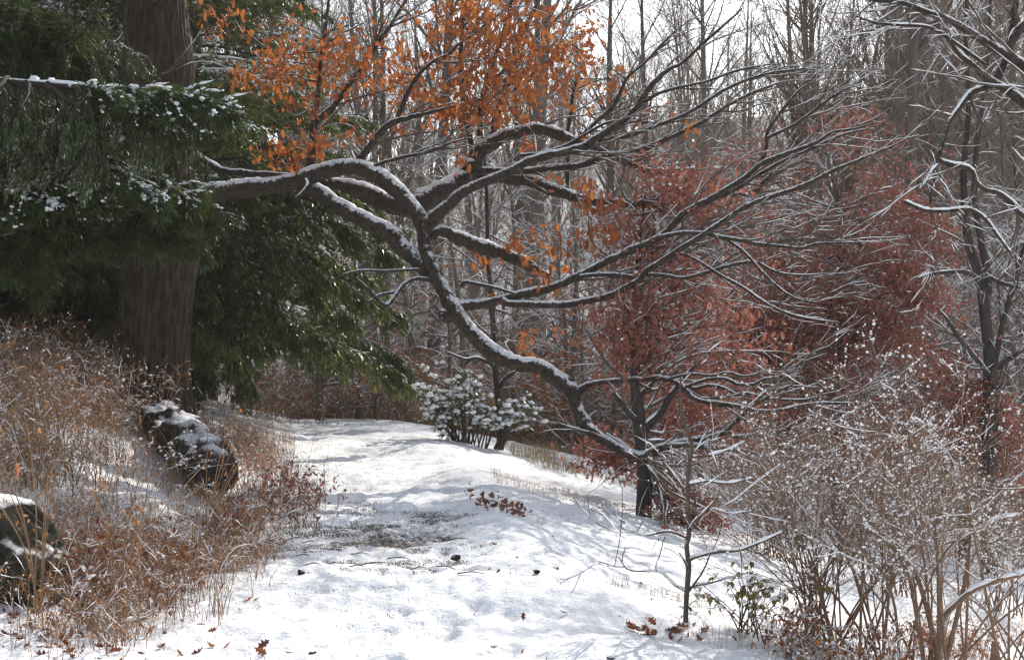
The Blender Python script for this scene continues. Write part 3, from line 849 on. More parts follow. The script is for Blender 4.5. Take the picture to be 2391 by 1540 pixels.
    tuft = lp[keep]
    lp = np.concatenate([tuft + rng.normal(size=tuft.shape) * 0.045, tuft + rng.normal(size=tuft.shape) * 0.05])
    SP, SR = np.array(shootP), np.array(shootR)
    s2 = grow(SP, SR, rng, 7, (25, 65), (0.15, 0.6), k=5, r0=0.7, rmax=0.006, rtip=0.002, wig=0.2, bias=[0, 0, 0.15], t0=0.3)
    sets = [t1, t2, t3, h1, h2, (SP, SR), s2]
    V, Fs = tubes(sets, [5, 4, 3, 4, 3, 5, 3])
    tag(link('twigs', mesh_np('twigs', V, Fs, M['twig_bark']), root), kind='stuff')
    sn = snow_tubes([t1, t2, (SP, SR), s2, h1], [4, 3, 4, 3, 3], rng, cover=0.68, hk=0.42, hmin=0.0028, wk=0.72)
    tag(link('twig_snow', mesh_np('twig_snow', sn[0], sn[1], M['snow']), root), kind='stuff')
    pv, pf = oak_leaf()
    lm = mesh_np('leaf', pv, pf, M['orange_leaf'])
    order = np.argsort(np.linalg.norm(lp + b - np.array([0, 0, EYE]), axis=1))
    single, rest = lp[order[:300]], lp[order[300:]]
    for p in single:
        s = rng.uniform(0.08, 0.14)
        link('leaf', lm, root, tuple(p), (rng.uniform(0, 6.28), R(90) + rng.normal() * 0.55, rng.uniform(0, 6.28)), (s, s, s))
    V, Fs = leaves_at(rest, rng, (0.072, 0.138), (0, 0, -1), 0.7, oak_leaf())
    tag(link('leaves', mesh_np('leaves', V, Fs, M['orange_leaf']), root), kind='stuff')
    # hollow knot where a limb was lost, high on the trunk
    a = np.linspace(0, 2 * np.pi, 15)
    kp = np.stack([0.075 * np.cos(a), 0 * a - 0.42, 0.075 * np.sin(a)], -1) + (at(388, 14, OAK_D) - b)
    V, Fs = tubes([(kp[None], np.full((1, 15), 0.035))], [8])
    link('knot', mesh_np('knot', V, Fs, M['oak_bark']), root)
oak()

# ------------------------------------------------------------------ conifers
def bough(seed, L=2.2, droop=0.35, mat='hemlock', hang=0.5, wood='bough_wood', dense=1.0, snow=0.5, tl=(0.05, 0.1), pine=False):
    rng = np.random.default_rng(seed)
    s = np.linspace(0, 1, 12)
    P = np.stack([s * L, 0.08 * L * np.sin(s * 4 + seed), 0.12 * L * s - droop * L * s ** 2], -1)
    P += np.cumsum(rng.normal(size=P.shape) * 0.012, 0)
    Rd = 0.020 * (1 - s) + 0.004
    P, Rd = P[None], Rd[None]
    t1 = grow(P, Rd, rng, 16 * dense, (35, 70), (0.35, 0.95), k=7, r0=0.5, rmax=0.006, rtip=0.002, wig=0.1, bias=[0.25, 0, -hang * 0.5], t0=0.12, flatten=0.85, lfall=0.7)
    t2 = grow(t1[0], t1[1], rng, 13 * dense, (30, 65), (0.1, 0.34), k=5, r0=0.6, rmax=0.003, rtip=0.0015, wig=0.1, bias=[0.15, 0, -hang], t0=0.1, flatten=0.6, lfall=0.5)
    V, Fs = tubes([(P, Rd), t1, t2], [6, 3, 3])
    wood_me = mesh_np('bough', V, Fs, M[wood])
    pv, pf = small_leaf()
    src = np.concatenate([t2[0], t1[0][:, :5]], 0)
    per = 10 if not pine else 9
    n = len(src) * per
    i = np.repeat(np.arange(len(src)), per)
    t = rng.uniform(0.1, 1, n) * (src.shape[1] - 1)
    k = np.clip(t.astype(int), 0, src.shape[1] - 2); w = (t - k)[:, None]
    pos = src[i, k] * (1 - w) + src[i, k + 1] * w
    tan = norm(src[i, k + 1] - src[i, k])
    if pine:
        ax = norm(tan + rng.normal(size=(n, 3)) * 0.55 + np.array([0, 0, -0.12]))
    else:
        side = norm(np.cross(tan, rng.normal(size=(n, 3)) * 0.5 + np.array([0, 0, 1.0])))
        sg = np.where(rng.random((n, 1)) < 0.5, -1, 1)
        ax = norm(tan * 0.75 + side * sg * 0.75 + np.array([0, 0, -0.15 - 0.3 * hang]))
    rz = rng.normal(size=(n, 3)) * 0.45 + np.array([0, 0, 1.0])
    z = norm(rz - (rz * ax).sum(1, keepdims=True) * ax)
    y = np.cross(z, ax)
    ln = rng.uniform(*tl, (n, 1, 1))
    A = np.stack([ax, y * (0.62 if not pine else 0.12), z], 1) * ln
    V, Fs = replicate(pv, pf, A, pos)
    needles = mesh_np('needles', V, Fs, M[mat], smooth=False)
    snow_me = None
    if snow > 0:
        m = int(150 * snow)
        j = rng.integers(0, len(t1[0]), m)
        tt = rng.integers(1, t1[0].shape[1], m)
        p = t1[0][j, tt] + np.array([0, 0, 0.012])
        sz = rng.uniform(0.012, 0.04, m)
        V, Fs = blobs(p, sz, rng, 0.6)
        V2 = snow_tubes([(P, Rd), t1], [5, 4], rng, cover=0.75, hk=0.9, hmin=0.012, wk=1.3, lump=0.8)
        if V2:
            off = len(V)
            V = np.concatenate([V, V2[0]])
            Fs = [*Fs, *[f + off for f in V2[1]]]
        snow_me = mesh_np('bough_snow', V, Fs, M['snow'])
    return wood_me, needles, snow_me

BOUGH = [bough(100 + i, 2.2, 0.30 + 0.05 * i, hang=0.45, mat='hemlock_snowy' if i % 2 else 'hemlock', snow=[0, 0.35, 0, 0.7][i % 4]) for i in range(5)]
LONG = [bough(140 + i, 2.3, 0.5, hang=1.1, mat='hemlock_snowy', dense=1.25, snow=0.0, tl=(0.06, 0.11)) for i in range(3)]

def put_bough(root, protos, i, loc, az, el, s, roll=0.0, with_snow=True):
    w, nd, sn = protos[i % len(protos)]
    o = link('bough', w, root, tuple(loc), (roll, -el, az), (s, s, s))
    link('needles', nd, o)
    if sn and with_snow:
        link('snow', sn, o)
    return o

def hemlock(x, y, label, seed, rt=0.26, H=15, r0=3.4, zlow=0.8, n=190, skip=None, extra=()):
    rng = np.random.default_rng(seed)
    z0 = float(height(x, y))
    root = empty('hemlock_tree', (x, y, z0 - 0.1), label, 'tree', 'hemlocks behind the old oak')
    p = resample(np.array([(0, 0, -0.3, rt * 1.25), (0.03, 0, 1, rt), (0, 0.06, H * 0.4, rt * 0.7), (0.05, 0, H * 0.75, rt * 0.35), (0, 0, H, 0.02)]), 30)
    V, Fs = tubes([(p[None, :, :3], p[None, :, 3])], [14])
    link('trunk', mesh_np('trunk', V, Fs, M['dark_bark']), root)
    for j in range(n):
        z = zlow + (H - zlow - 0.5) * (j / n) ** 1.25
        az = j * 2.399 + rng.normal() * 0.25
        ln = r0 * (1 - (z / H) ** 1.3) * rng.uniform(0.75, 1.1) + 0.3
        if skip and skip(z, az): continue
        low = z < 3.2
        pro = LONG if (low and j % 3 == 0) else BOUGH
        put_bough(root, pro, int(rng.integers(0, 50)), (0.12 * math.cos(az), 0.12 * math.sin(az), z), az, rng.normal() * 0.15 + (0.12 if low else 0.2), ln / 2.2)
    for (du, dz, az, el, s, i) in extra:
        put_bough(root, LONG, i, (du, 0, dz), az, el + 0.05, s * 0.94)
    return root

hemlock(-4.95, 20.3, 'dark hemlock right behind the big oak trunk, its boughs drooping over the path', 5, 0.24, 15, 2.6, 1.3, 155, skip=lambda z, az: math.sin(az) < -0.2 and z < 9,
        extra=[(0.1, 2.2, -0.25, 0.06, 1.25, 0), (0.1, 2.35, 0.2, 0.1, 1.3, 1), (0.1, 2.0, -0.45, -0.02, 1.1, 2), (0.1, 2.9, 0.0, 0.15, 1.4, 3), (0.1, 2.6, -0.4, 0.08, 1.2, 4), (0.1, 3.3, -0.15, 0.15, 1.3, 5), (0.1, 1.8, -0.1, -0.05, 0.9, 0), (0.1, 3.6, 0.2, 0.15, 1.25, 1)])
hemlock(-7.6, 19.2, 'dark hemlock with a thick shaded trunk at the left edge, left of the big oak', 6, 0.28, 16, 3.2, 1.7, 170, skip=lambda z, az: math.cos(az) > 0.3 and math.sin(az) < 0.2 and z < 9)
hemlock(-5.75, 25.5, 'farther hemlock whose snow-dusted top shows between the oak trunk and the orange leaves', 9, 0.22, 14, 3.6, 1.4, 165)
hemlock(-10.4, 24.0, 'tall hemlock deep in the shade farthest left behind the other evergreens', 10, 0.26, 17, 3.8, 1.0, 180)

# evergreen boughs that reach in from a tree outside the frame on the left
def near_evergreen():
    rng = np.random.default_rng(12)
    x, y = -7.0, 12.6
    root = empty('pine_tree', (x, y, float(height(x, y)) - 0.1), 'near evergreen whose snow-laden boughs hang in front of the oak trunk from the left edge', 'tree')
    b = np.array(root.location)
    p = resample(np.array([(0, 0, -0.3, 0.27), (0, 0, 3, 0.22), (0.05, 0, 7, 0.14), (0, 0, 13, 0.02)]), 20)
    V, Fs = tubes([(p[None, :, :3], p[None, :, 3])], [12])
    link('trunk', mesh_np('trunk', V, Fs, M['dark_bark']), root)
    drapes = [bough(180 + i, 1.0, 0.5, hang=1.6, mat='hemlock_frosted', dense=1.7, snow=0.0, tl=(0.03, 0.06)) for i in range(3)]
    pines = [bough(190 + i, 0.9, 0.35, hang=0.35, mat='pine', dense=1.3, snow=0.45, tl=(0.08, 0.15), pine=True) for i in range(3)]
    def branch(pts, d0, d1, lump=0.9, sn=True):
        q = px(pts, d0, d1); q = resample(np.concatenate([[np.array([x, y, q[0, 2] - 0.15, 0.05])], q]), 40)
        P = q[None, :, :3] - b; Rd = q[None, :, 3]
        V, Fs = tubes([(P, Rd)], [8])
        o = link('bough', mesh_np('bough', V, Fs, M['dark_bark']), root)
        if sn:
            sv = snow_tubes([(P, Rd)], [8], rng, cover=1, hk=0.6, hmin=0.012, wk=1.2, lump=2.2)
            link('snow', mesh_np('snow', sv[0], sv[1], M['snow']), o)
        return P[0]
    # upper bough: snow along its top, drapes hanging below
    P = branch([(-300,165,11),(-60,185,10),(10,190,9),(80,196,8.5),(150,200,8),(215,206,7),(300,224,4),(380,236,3),(440,243,2)], 12.4, 12.9)
    bl = []
    for j in range(26):
        i = int(np.interp(j, [0, 25], [14, 33]))
        c = P[i] + rng.normal(size=3) * 0.03
        put_bough(root, drapes, j, c, rng.uniform(-2.2, -0.6) + (2.2 if j % 3 == 0 else 0), -0.45 + rng.normal() * 0.15, rng.uniform(0.75, 1.15), with_snow=j % 2 == 0)
        if rng.random() < 0.8: bl.append(c + np.array([0, 0, 0.03]))
        if rng.random() < 0.7: bl.append(c + np.array([rng.normal() * 0.15, -0.1, -rng.uniform(0.1, 0.6)]))
    for j in range(12):
        i = int(np.interp(j, [0, 11], [30, 39]))
        put_bough(root, pines, j, P[i], rng.uniform(-0.7, 0.9), -0.05 + rng.normal() * 0.1, rng.uniform(0.5, 0.85))
    V, Fs = blobs(np.array(bl), np.full(len(bl), 0.045), rng, 0.75)
    tag(link('snow_clumps', mesh_np('snow_clumps', V, Fs, M['snow']), root), kind='stuff')
    # lower bough: broad pine plumes with clumps of snow
    P = branch([(-300,470,10),(-60,460,8),(60,420,7),(160,380,6),(230,365,5),(275,375,4),(315,400,3),(350,425,2)], 12.6, 13.2, sn=False)
    for j in range(22):
        i = int(np.interp(j, [0, 21], [14, 39]))
        put_bough(root, pines, j, P[i] + rng.normal(size=3) * 0.06, rng.uniform(-1.1, 0.6), -0.1 + rng.normal() * 0.15, rng.uniform(0.6, 0.95))
    P = branch([(-300,520,10),(-60,560,8),(60,545,7),(160,530,6),(240,515,5),(310,520,4),(380,540,2)], 12.9, 13.5, sn=False)
    for j in range(26):
        i = int(np.interp(j, [0, 25], [14, 39]))
        put_bough(root, pines, j, P[i] + rng.normal(size=3) * 0.06, rng.uniform(-1.0, 0.6), -0.12 + rng.normal() * 0.15, rng.uniform(0.5, 0.8), with_snow=False)
    P = branch([(-300,40,9),(-120,60,7),(-40,70,6),(40,80,5),(110,100,3)], 13.6, 14.4, sn=False)
    for j in range(22):
        i = int(np.interp(j, [0, 21], [14, 39]))
        put_bough(root, pines if j % 2 else drapes, j, P[i] + rng.normal(size=3) * 0.06, rng.uniform(-1.0, 0.8), 0.0 + rng.normal() * 0.2, rng.uniform(0.8, 1.1), with_snow=False)
    for j in range(110):  # unseen crown above the view, thickened and widened to shade the oak trunk
        z = 6.0 + j * 0.06
        put_bough(root, BOUGH, j, (0, 0, z), j * 2.399, 0.15 + rng.normal() * .1, 1.7 * (1 - j / 150))
near_evergreen()

# ------------------------------------------------------------------ bare woods beyond the crest
def bare_tree_protos(seed, H=14, r=0.17, first=0.3, up=0.55, spread=0.32, style='tall', fine=1.0, snow=0.7, fork=False):
    rng = np.random.default_rng(seed)
    lean = rng.normal(size=2) * 0.03
    s = np.linspace(0, 1, 26)
    tr = np.stack([lean[0] * H * s + 0.25 * np.sin(s * 5 + seed) * s, lean[1] * H * s + 0.2 * np.cos(s * 4 + seed) * s, H * s - 0.3], -1)
    rad = r * (1.12 * (1 - s) ** 0.85 + 0.05) + 0.25 * r * np.exp(-s * 40)
    TP, TR = [tr], [rad]
    if fork:
        i0 = int(26 * rng.uniform(0.15, 0.3))
        a = rng.uniform(0, 6.28)
        t = np.linspace(0, 1, 26)
        f = tr[i0] + np.stack([math.cos(a) * H * 0.16 * t ** 0.8, math.sin(a) * H * 0.16 * t ** 0.8, H * 0.68 * t], -1)
        TP.append(f); TR.append(rad[i0] * 0.8 * (1 - t) ** 0.9 + 0.01)
    TP, TR = np.array(TP), np.array(TR)
    if style == 'tall':
        t1 = grow(TP, TR, rng, 2.9, (28, 62), (H * 0.14, H * 0.34), k=9, r0=0.45, rmax=r * 0.4, rtip=0.006, wig=0.1, bias=[0, 0, up * 0.5], t0=first, t1=0.97, lfall=0.55)
        t2 = grow(t1[0], t1[1], rng, 2.4, (25, 60), (0.5, 1.9), k=6, r0=0.6, rmax=0.022, rtip=0.005, wig=0.14, bias=[0, 0, 0.2], t0=0.15)
        t3 = grow(t2[0], t2[1], rng, 5.0 * fine, (25, 60), (0.25, 0.95), k=5, r0=0.7, rmax=0.009, rtip=0.004, wig=0.16, bias=[0, 0, 0.12], t0=0.1)
        t4 = grow(t3[0], t3[1], rng, 4.6 * fine, (25, 60), (0.15, 0.5), k=3, r0=0.8, rmax=0.005, rtip=0.003, wig=0.15, t0=0.1)
    else:    # low, with wide layered branches that carry snow
        t1 = grow(TP, TR, rng, 5.0, (55, 85), (H * 0.25, H * 0.55), k=9, r0=0.5, rmax=r * 0.45, rtip=0.005, wig=0.13, bias=[0, 0, 0.06], t0=first, t1=0.97, lfall=0.5)
        t2 = grow(t1[0], t1[1], rng, 4.0, (25, 60), (0.35, 1.3), k=6, r0=0.6, rmax=0.014, rtip=0.004, wig=0.16, bias=[0, 0, 0.06], t0=0.12, flatten=0.6)
        t3 = grow(t2[0], t2[1], rng, 5.0 * fine, (25, 60), (0.15, 0.6), k=4, r0=0.7, rmax=0.007, rtip=0.003, wig=0.18, bias=[0, 0, 0.06], t0=0.1, flatten=0.4)
        t4 = (np.zeros((0, 3, 3)), np.zeros((0, 3)))
    V, Fs = tubes([(TP, TR), t1], [9, 5])
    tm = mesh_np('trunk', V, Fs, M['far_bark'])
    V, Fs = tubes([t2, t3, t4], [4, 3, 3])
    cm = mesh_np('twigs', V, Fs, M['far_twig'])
    sm = None
    if snow > 0:
        sv = snow_tubes([t1, t2, t3], [4, 3, 3], rng, cover=snow, hk=0.5, hmin=0.005, wk=0.85)
        sm = mesh_np('twig_snow', sv[0], sv[1], M['snow'])
    return tm, cm, sm

def put_tree(protos, name, loc, label, group, rz, s, cat='tree'):
    tm, cm, sm = protos
    root = empty(name, tuple(loc), label, cat, group, rz)
    root.scale = (s, s, s * 1.0)
    link('trunk', tm, root)
    tag(link('twigs', cm, root), kind='stuff')
    if sm: tag(link('twig_snow', sm, root), kind='stuff')
    return root

TALL = [bare_tree_protos(300 + i, H=[15, 17, 14, 18, 16][i], r=[0.12, 0.15, 0.12, 0.16, 0.14][i], first=[0.22, 0.35, 0.15, 0.42, 0.25][i], fork=i in (2, 4), snow=0.3) for i in range(5)]
LOW = [bare_tree_protos(320 + i, H=[5.5, 4.6, 6.5, 4.0][i], r=0.07, first=0.18, style='low', snow=0.9, fork=i == 2) for i in range(4)]

WOODS = 'bare trees of the wood beyond the crest'
def zone(x, y):
    u = 1195.5 + x / y * F
    if u < 850: return 'left of the orange leaves'
    if u < 1250: return 'behind the orange leaves'
    if u < 1650: return 'behind the middle limbs'
    if u < 2020: return 'behind the snowy limb tips'
    return 'behind the dark twin-stemmed tree'
def far_label(i, x, y, s):
    look = 'forked' if i in (2, 4) else ('slim straight' if i == 0 else 'stout straight')
    how = 'far up the hillside' if y > 70 else ('in mid wood' if y > 48 else 'at the wood edge')
    return f'{look} bare tree {how} {zone(x, y)}'
rng = np.random.default_rng(77)
placed = []
def free(x, y, d):
    for (a, b, c) in placed:
        if (a - x) ** 2 + (b - y) ** 2 < (d + c) ** 2: return False
    placed.append((x, y, d)); return True

nfar = 0
tries = 0
while nfar < 190 and tries < 20000:
    tries += 1
    y = 35 + 95 * rng.random() ** 1.35
    x = rng.uniform(-0.40, 0.43) * y
    if x < -0.16 * y and rng.random() < 0.85: continue       # hidden by the evergreens
    if x < 0.26 * y and x > -0.15 * y and rng.random() < 0.81: continue       # the bright gap of sky
    if not free(x, y, 0.5 + 0.006 * y): continue
    i = int(rng.integers(0, 5)); s = rng.uniform(0.72, 1.3)
    lab = far_label(i, x, y, s)
    put_tree(TALL[i], 'bare_tree', (x, y, float(height(x, y)) - 0.1), lab, lab.replace(' bare tree', ' bare trees'), rng.uniform(0, 6.28), s)
    nfar += 1
nlow = 0
tries = 0
while nlow < 95 and tries < 5000:
    tries += 1
    y = 28 + 30 * rng.random() ** 1.2
    x = rng.uniform(-0.14, 0.40) * y
    if not free(x, y, 0.5): continue
    i = int(rng.integers(0, 4))
    lab = ['low', 'low', 'forked low', 'squat'][i] + ' understory tree lined with snow ' + ('just beyond the crest ' if y < 38 else 'deeper in the wood ') + zone(x, y)
    put_tree(LOW[i], 'understory_tree', (x, y, float(height(x, y)) - 0.1), lab, lab.replace(' understory tree', ' understory trees'), rng.uniform(0, 6.28), rng.uniform(0.75, 1.35))
    nlow += 1
# the ones that stand out
for (u, d, i, s, rz, lab) in [(1218, 44, 1, 1.15, 0.4, 'thick grey trunk standing behind the snow-covered evergreen shrub'),
                              (1860, 46, 4, 1.2, 1.9, 'forked bare tree against the bright sky right of the orange leaves'),
                              (1922, 48, 3, 1.1, 0.2, 'straight bare trunk just right of the forked tree against the sky'),
                              (1968, 50, 0, 1.2, 2.2, 'slimmer straight trunk second to the right of the forked tree'),
                              (2060, 52, 1, 1.15, 1.2, 'tall bare trunk where the sky gap closes at upper right'),
                              (1640, 58, 3, 1.25, 1.0, 'tall bare tree rising behind the ends of the oak limbs'),
                              (860, 42, 4, 1.0, 3.0, 'grey bare tree leaning behind the orange leaves beside the evergreens')]:
    x = (u - 1195.5) / F * d
    put_tree(TALL[i], 'bare_tree', (x, d, float(height(x, d)) - 0.1), lab, WOODS, rz, s)

# ------------------------------------------------------------------ young red oaks with russet leaves
def red_oak(name, x, y, trunk_pts, crowns, nleaf, label, seed, single=0, extra_limbs=()):
    rng = np.random.default_rng(seed)
    z0 = float(height(x, y))
    root = empty(name, (x, y, z0 - 0.05), label, 'tree', 'russet-leaved young oaks')
    b = np.array(root.location)
    p = resample(trunk_pts, 24)
    P = p[None, :, :3] - b; Rd = p[None, :, 3]
    V, Fs = tubes([(P, Rd)], [14])
    link('trunk', mesh_np('trunk', V, Fs, M['dark_bark']), root)
    for e in extra_limbs:
        q = resample(e, 16)
        qp, qr = q[None, :, :3] - b, q[None, :, 3]
        V, Fs = tubes([(qp, qr)], [10])
        lo = link('limb', mesh_np('limb', V, Fs, M['dark_bark']), root)
        sv = snow_tubes([(qp, qr)], [8], rng, cover=1, hk=0.35, hmin=0.012, wk=0.8)
        if sv: link('snow', mesh_np('snow', sv[0], sv[1], M['snow']), lo)
    t1 = grow(P, Rd, rng, 5.5, (40, 80), (0.9, 2.2), k=9, r0=0.4, rmax=0.018, rtip=0.004, wig=0.12, bias=[0, 0, 0.08], t0=0.22, lfall=0.4)
    sh = []
    for (c, rr, w) in crowns:      # boughs towards each mass of leaves
        for q in range(int(10 * w) + 2):
            tgt = np.array(c) + rng.normal(size=3) * np.array(rr) * 0.5 - b
            i = int(np.clip(np.searchsorted(P[0, :, 2], tgt[2] - 0.35 * np.linalg.norm(tgt[:2])), 5, 22))
            mid = (P[0, i] + tgt) / 2 + rng.normal(size=3) * 0.15
            sh.append(np.concatenate([resample(np.array([P[0, i], mid, tgt]), 9), np.linspace(0.022, 0.004, 9)[:, None]], 1))
    sh = np.array(sh)
    SP, SR = sh[:, :, :3], sh[:, :, 3]
    t2 = grow(np.concatenate([t1[0], SP]), np.concatenate([t1[1], SR]), rng, 5, (25, 65), (0.25, 0.9), k=5, r0=0.6, rmax=0.008, rtip=0.003, wig=0.15, t0=0.2)
    V, Fs = tubes([t1, (SP, SR), t2], [5, 5, 3])
    tag(link('twigs', mesh_np('twigs', V, Fs, M['twig_bark']), root), kind='stuff')
    lp = []
    tot = sum(w for _, _, w in crowns)
    for (c, rr, w) in crowns:
        n = int(nleaf * w / tot)
        q = rng.normal(size=(n, 3)) * 0.56
        pnt = np.array(c) + q * np.array(rr) - b
        g = fbm(pnt[:, 0] * 1.3 + pnt[:, 2] * 2.1, pnt[:, 1] * 1.7 + pnt[:, 2] * 0.6 + seed, seed, 1.0, 3)
        lp.append(pnt[g > 0.40])
    lp = np.concatenate(lp)
    rng.shuffle(lp)
    V, Fs = leaves_at(lp[single:], rng, (0.05, 0.105), (0, 0, -1), 0.85)
    tag(link('leaves', mesh_np('leaves', V, Fs, M['red_leaf']), root), kind='stuff')
    # snow caught among the leaves and along the twigs
    k = rng.choice(len(lp), int(len(lp) * 0.06))
    V, Fs = blobs(lp[k] + np.array([0, 0, 0.02]), rng.uniform(0.008, 0.028, len(k)), rng, 0.7, small=True)
    sv = snow_tubes([t1, (SP, SR), t2], [4, 4, 3], rng, cover=0.75, hk=0.5, hmin=0.005, wk=0.85)
    off = len(V)
    V = np.concatenate([V, sv[0]]); Fs = [*Fs, *[f + off for f in sv[1]]]
    tag(link('twig_snow', mesh_np('twig_snow', V, Fs, M['snow']), root), kind='stuff')
    pv, pf = oak_leaf()
    lm = mesh_np('leaf', pv, pf, M['red_leaf'])
    for q in lp[:single]:
        s = rng.uniform(0.075, 0.12)
        link('leaf', lm, root, tuple(q), (rng.uniform(0, 6.28), R(90) + rng.normal() * 0.6, rng.uniform(0, 6.28)), (s, s, s))
    return root

g1 = ray(1503, 1203)
D1 = float(g1[1])
def pt(u, v, r, d): return np.append(at(u, v, d), r / F * d)
red_oak('red_oak_tree', g1[0], D1,
        np.array([np.append(g1 - [0, 0, 0.3], 22 / F * D1), pt(1503, 1195, 19, D1), pt(1505, 1100, 17, D1), pt(1500, 1040, 17, D1), pt(1493, 985, 16, D1), pt(1488, 940, 14, D1), pt(1482, 905, 10, D1), pt(1478, 800, 5, D1 + .2), pt(1490, 600, 3.5, D1 + .5), pt(1510, 430, 2, D1 + .6)]),
        [(at(1560, 470, D1 + .5), (0.75, 0.7, 0.45), 1.0), (at(1480, 770, D1 + .3), (0.45, 0.6, 0.75), 0.9), (at(1590, 620, D1 + .8), (0.8, 0.8, 0.8), 1.5), (at(1430, 1055, D1 + 1.3), (0.5, 0.5, 0.25), 0.6),
         (at(1640, 1090, D1 + .7), (0.5, 0.5, 0.55), 1.1), (at(1640, 880, D1 + .9), (0.8, 0.7, 0.9), 1.4), (at(1600, 1190, D1 + .1), (0.4, 0.35, 0.3), 0.6), (at(1548, 1262, D1 - .8), (0.16, 0.2, 0.16), 0.16)],
        17000, 'young red oak whose dark trunk stands under the lowest bend of the oak limb', 21, single=150,
        extra_limbs=[np.array([pt(1493, 1010, 12, D1), pt(1520, 985, 11, D1), pt(1545, 960, 9, D1), pt(1565, 925, 8, D1), pt(1590, 890, 6, D1), pt(1625, 850, 3, D1)]),
                     np.array([pt(1490, 985, 10, D1), pt(1467, 960, 7, D1), pt(1447, 935, 6, D1), pt(1432, 915, 4, D1)])])
def crown_at(u, d): 
    x = (u - 1195.5) / F * d
    return x, d, float(height(x, d))
x, y, z = crown_at(1960, 24.5)
red_oak('red_oak_tree', x, y, np.array([(x, y, z - .3, .13), (x, y, z + 1, .11), (x + .05, y, z + 2.5, .08), (x, y, z + 4, .05), (x, y, z + 5.6, .01)]),
        [(at(2000, 620, 24.5), (1.2, 1.1, 1.3), 3.0), (at(2080, 500, 24.8), (0.9, 0.8, 0.9), 1.8), (at(2120, 620, 24.6), (0.7, 0.8, 0.9), 1.3), (at(1850, 760, 24.2), (1.2, 1.0, 1.0), 2.0), (at(2080, 740, 24.5), (0.9, 0.9, 0.7), 1.3), (at(1760, 860, 24), (0.9, 0.8, 0.8), 1.1), (at(1950, 960, 24), (1.2, 1.0, 0.9), 1.4), (at(1830, 560, 24.6), (0.8, 0.8, 0.7), 0.8), (at(1750, 1050, 23.6), (0.8, 0.8, 0.6), 0.8), (at(1850, 370, 25), (1.2, 0.8, 0.5), 0.5), (at(1980, 300, 25.2), (0.7, 0.6, 0.4), 0.2)],
        62000, 'widest red oak whose russet crown fills the middle right behind the oak limb ends', 22)
x, y, z = crown_at(2250, 22.5)
red_oak('red_oak_tree', x, y, np.array([(x, y, z - .3, .09), (x, y, z + 1, .07), (x + .05, y, z + 2.0, .05), (x, y, z + 3.4, .01)]),
        [(at(2230, 850, 22.5), (0.6, 0.6, 0.6), 0.9), (at(2290, 980, 22.3), (0.7, 0.7, 0.6), 1.0), (at(2180, 1050, 22.5), (0.8, 0.7, 0.6), 0.8), (at(2360, 1080, 22.3), (0.6, 0.6, 0.5), 0.6)],
        11000, 'smaller red oak with dull russet leaves low at the right beside the dark twin-stemmed tree', 23)

# ------------------------------------------------------------------ dark twin-stemmed tree and the limbs from the right edge
def traced_tree(name, base, limbs, label, mat, seed, dens=5.0, group=None, snow=1.0, lens=(0.4, 1.5), bias=(0, 0, 0.12), twig='twig_bark'):
    rng = np.random.default_rng(seed)
    root = empty(name, tuple(base), label, 'tree', group)
    b = np.array(base)
    PP, RR = [], []
    for j, (pts, d0, d1) in enumerate(limbs):
        q = px(pts, d0, d1) if not isinstance(pts, np.ndarray) else pts
        q = resample(q, 40 if len(pts) > 5 else 24)
        P, Rd = q[None, :, :3] - b, q[None, :, 3]
        V, Fs = tubes([(P, Rd)], [12])
        o = link('trunk' if j == 0 else 'limb', mesh_np('trunk' if j == 0 else 'limb', V, Fs, M[mat]), root)
        sv = snow_tubes([(P, Rd)], [8], rng, cover=1, hk=0.4, hmin=0.01, wk=0.85)
        if sv: link('snow', mesh_np('snow', sv[0], sv[1], M['snow']), o)
        q = resample(q, 24); PP.append(q[:, :3] - b); RR.append(q[:, 3])
    PP, RR = np.array(PP), np.array(RR)
    t1 = grow(PP, RR, rng, dens, (30, 70), lens, k=8, r0=0.5, rmax=0.02, rtip=0.003, wig=0.13, bias=bias, t0=0.15)
    t2 = grow(t1[0], t1[1], rng, 4.5, (25, 65), (0.2, 0.8), k=5, r0=0.6, rmax=0.008, rtip=0.0025, wig=0.16, bias=[0, 0, 0.08], t0=0.1)
    t3 = grow(t2[0], t2[1], rng, 5, (25, 65), (0.1, 0.35), k=4, r0=0.7, rmax=0.004, rtip=0.002, wig=0.16, t0=0.1)
    V, Fs = tubes([t1, t2, t3], [5, 3, 3])
    tag(link('twigs', mesh_np('twigs', V, Fs, M[twig]), root), kind='stuff')
    sv = snow_tubes([t1, t2, t3], [4, 3, 3], rng, cover=0.7 * snow, hk=0.5, hmin=0.006, wk=0.95)
    tag(link('twig_snow', mesh_np('twig_snow', sv[0], sv[1], M['snow']), root), kind='stuff')
    return root

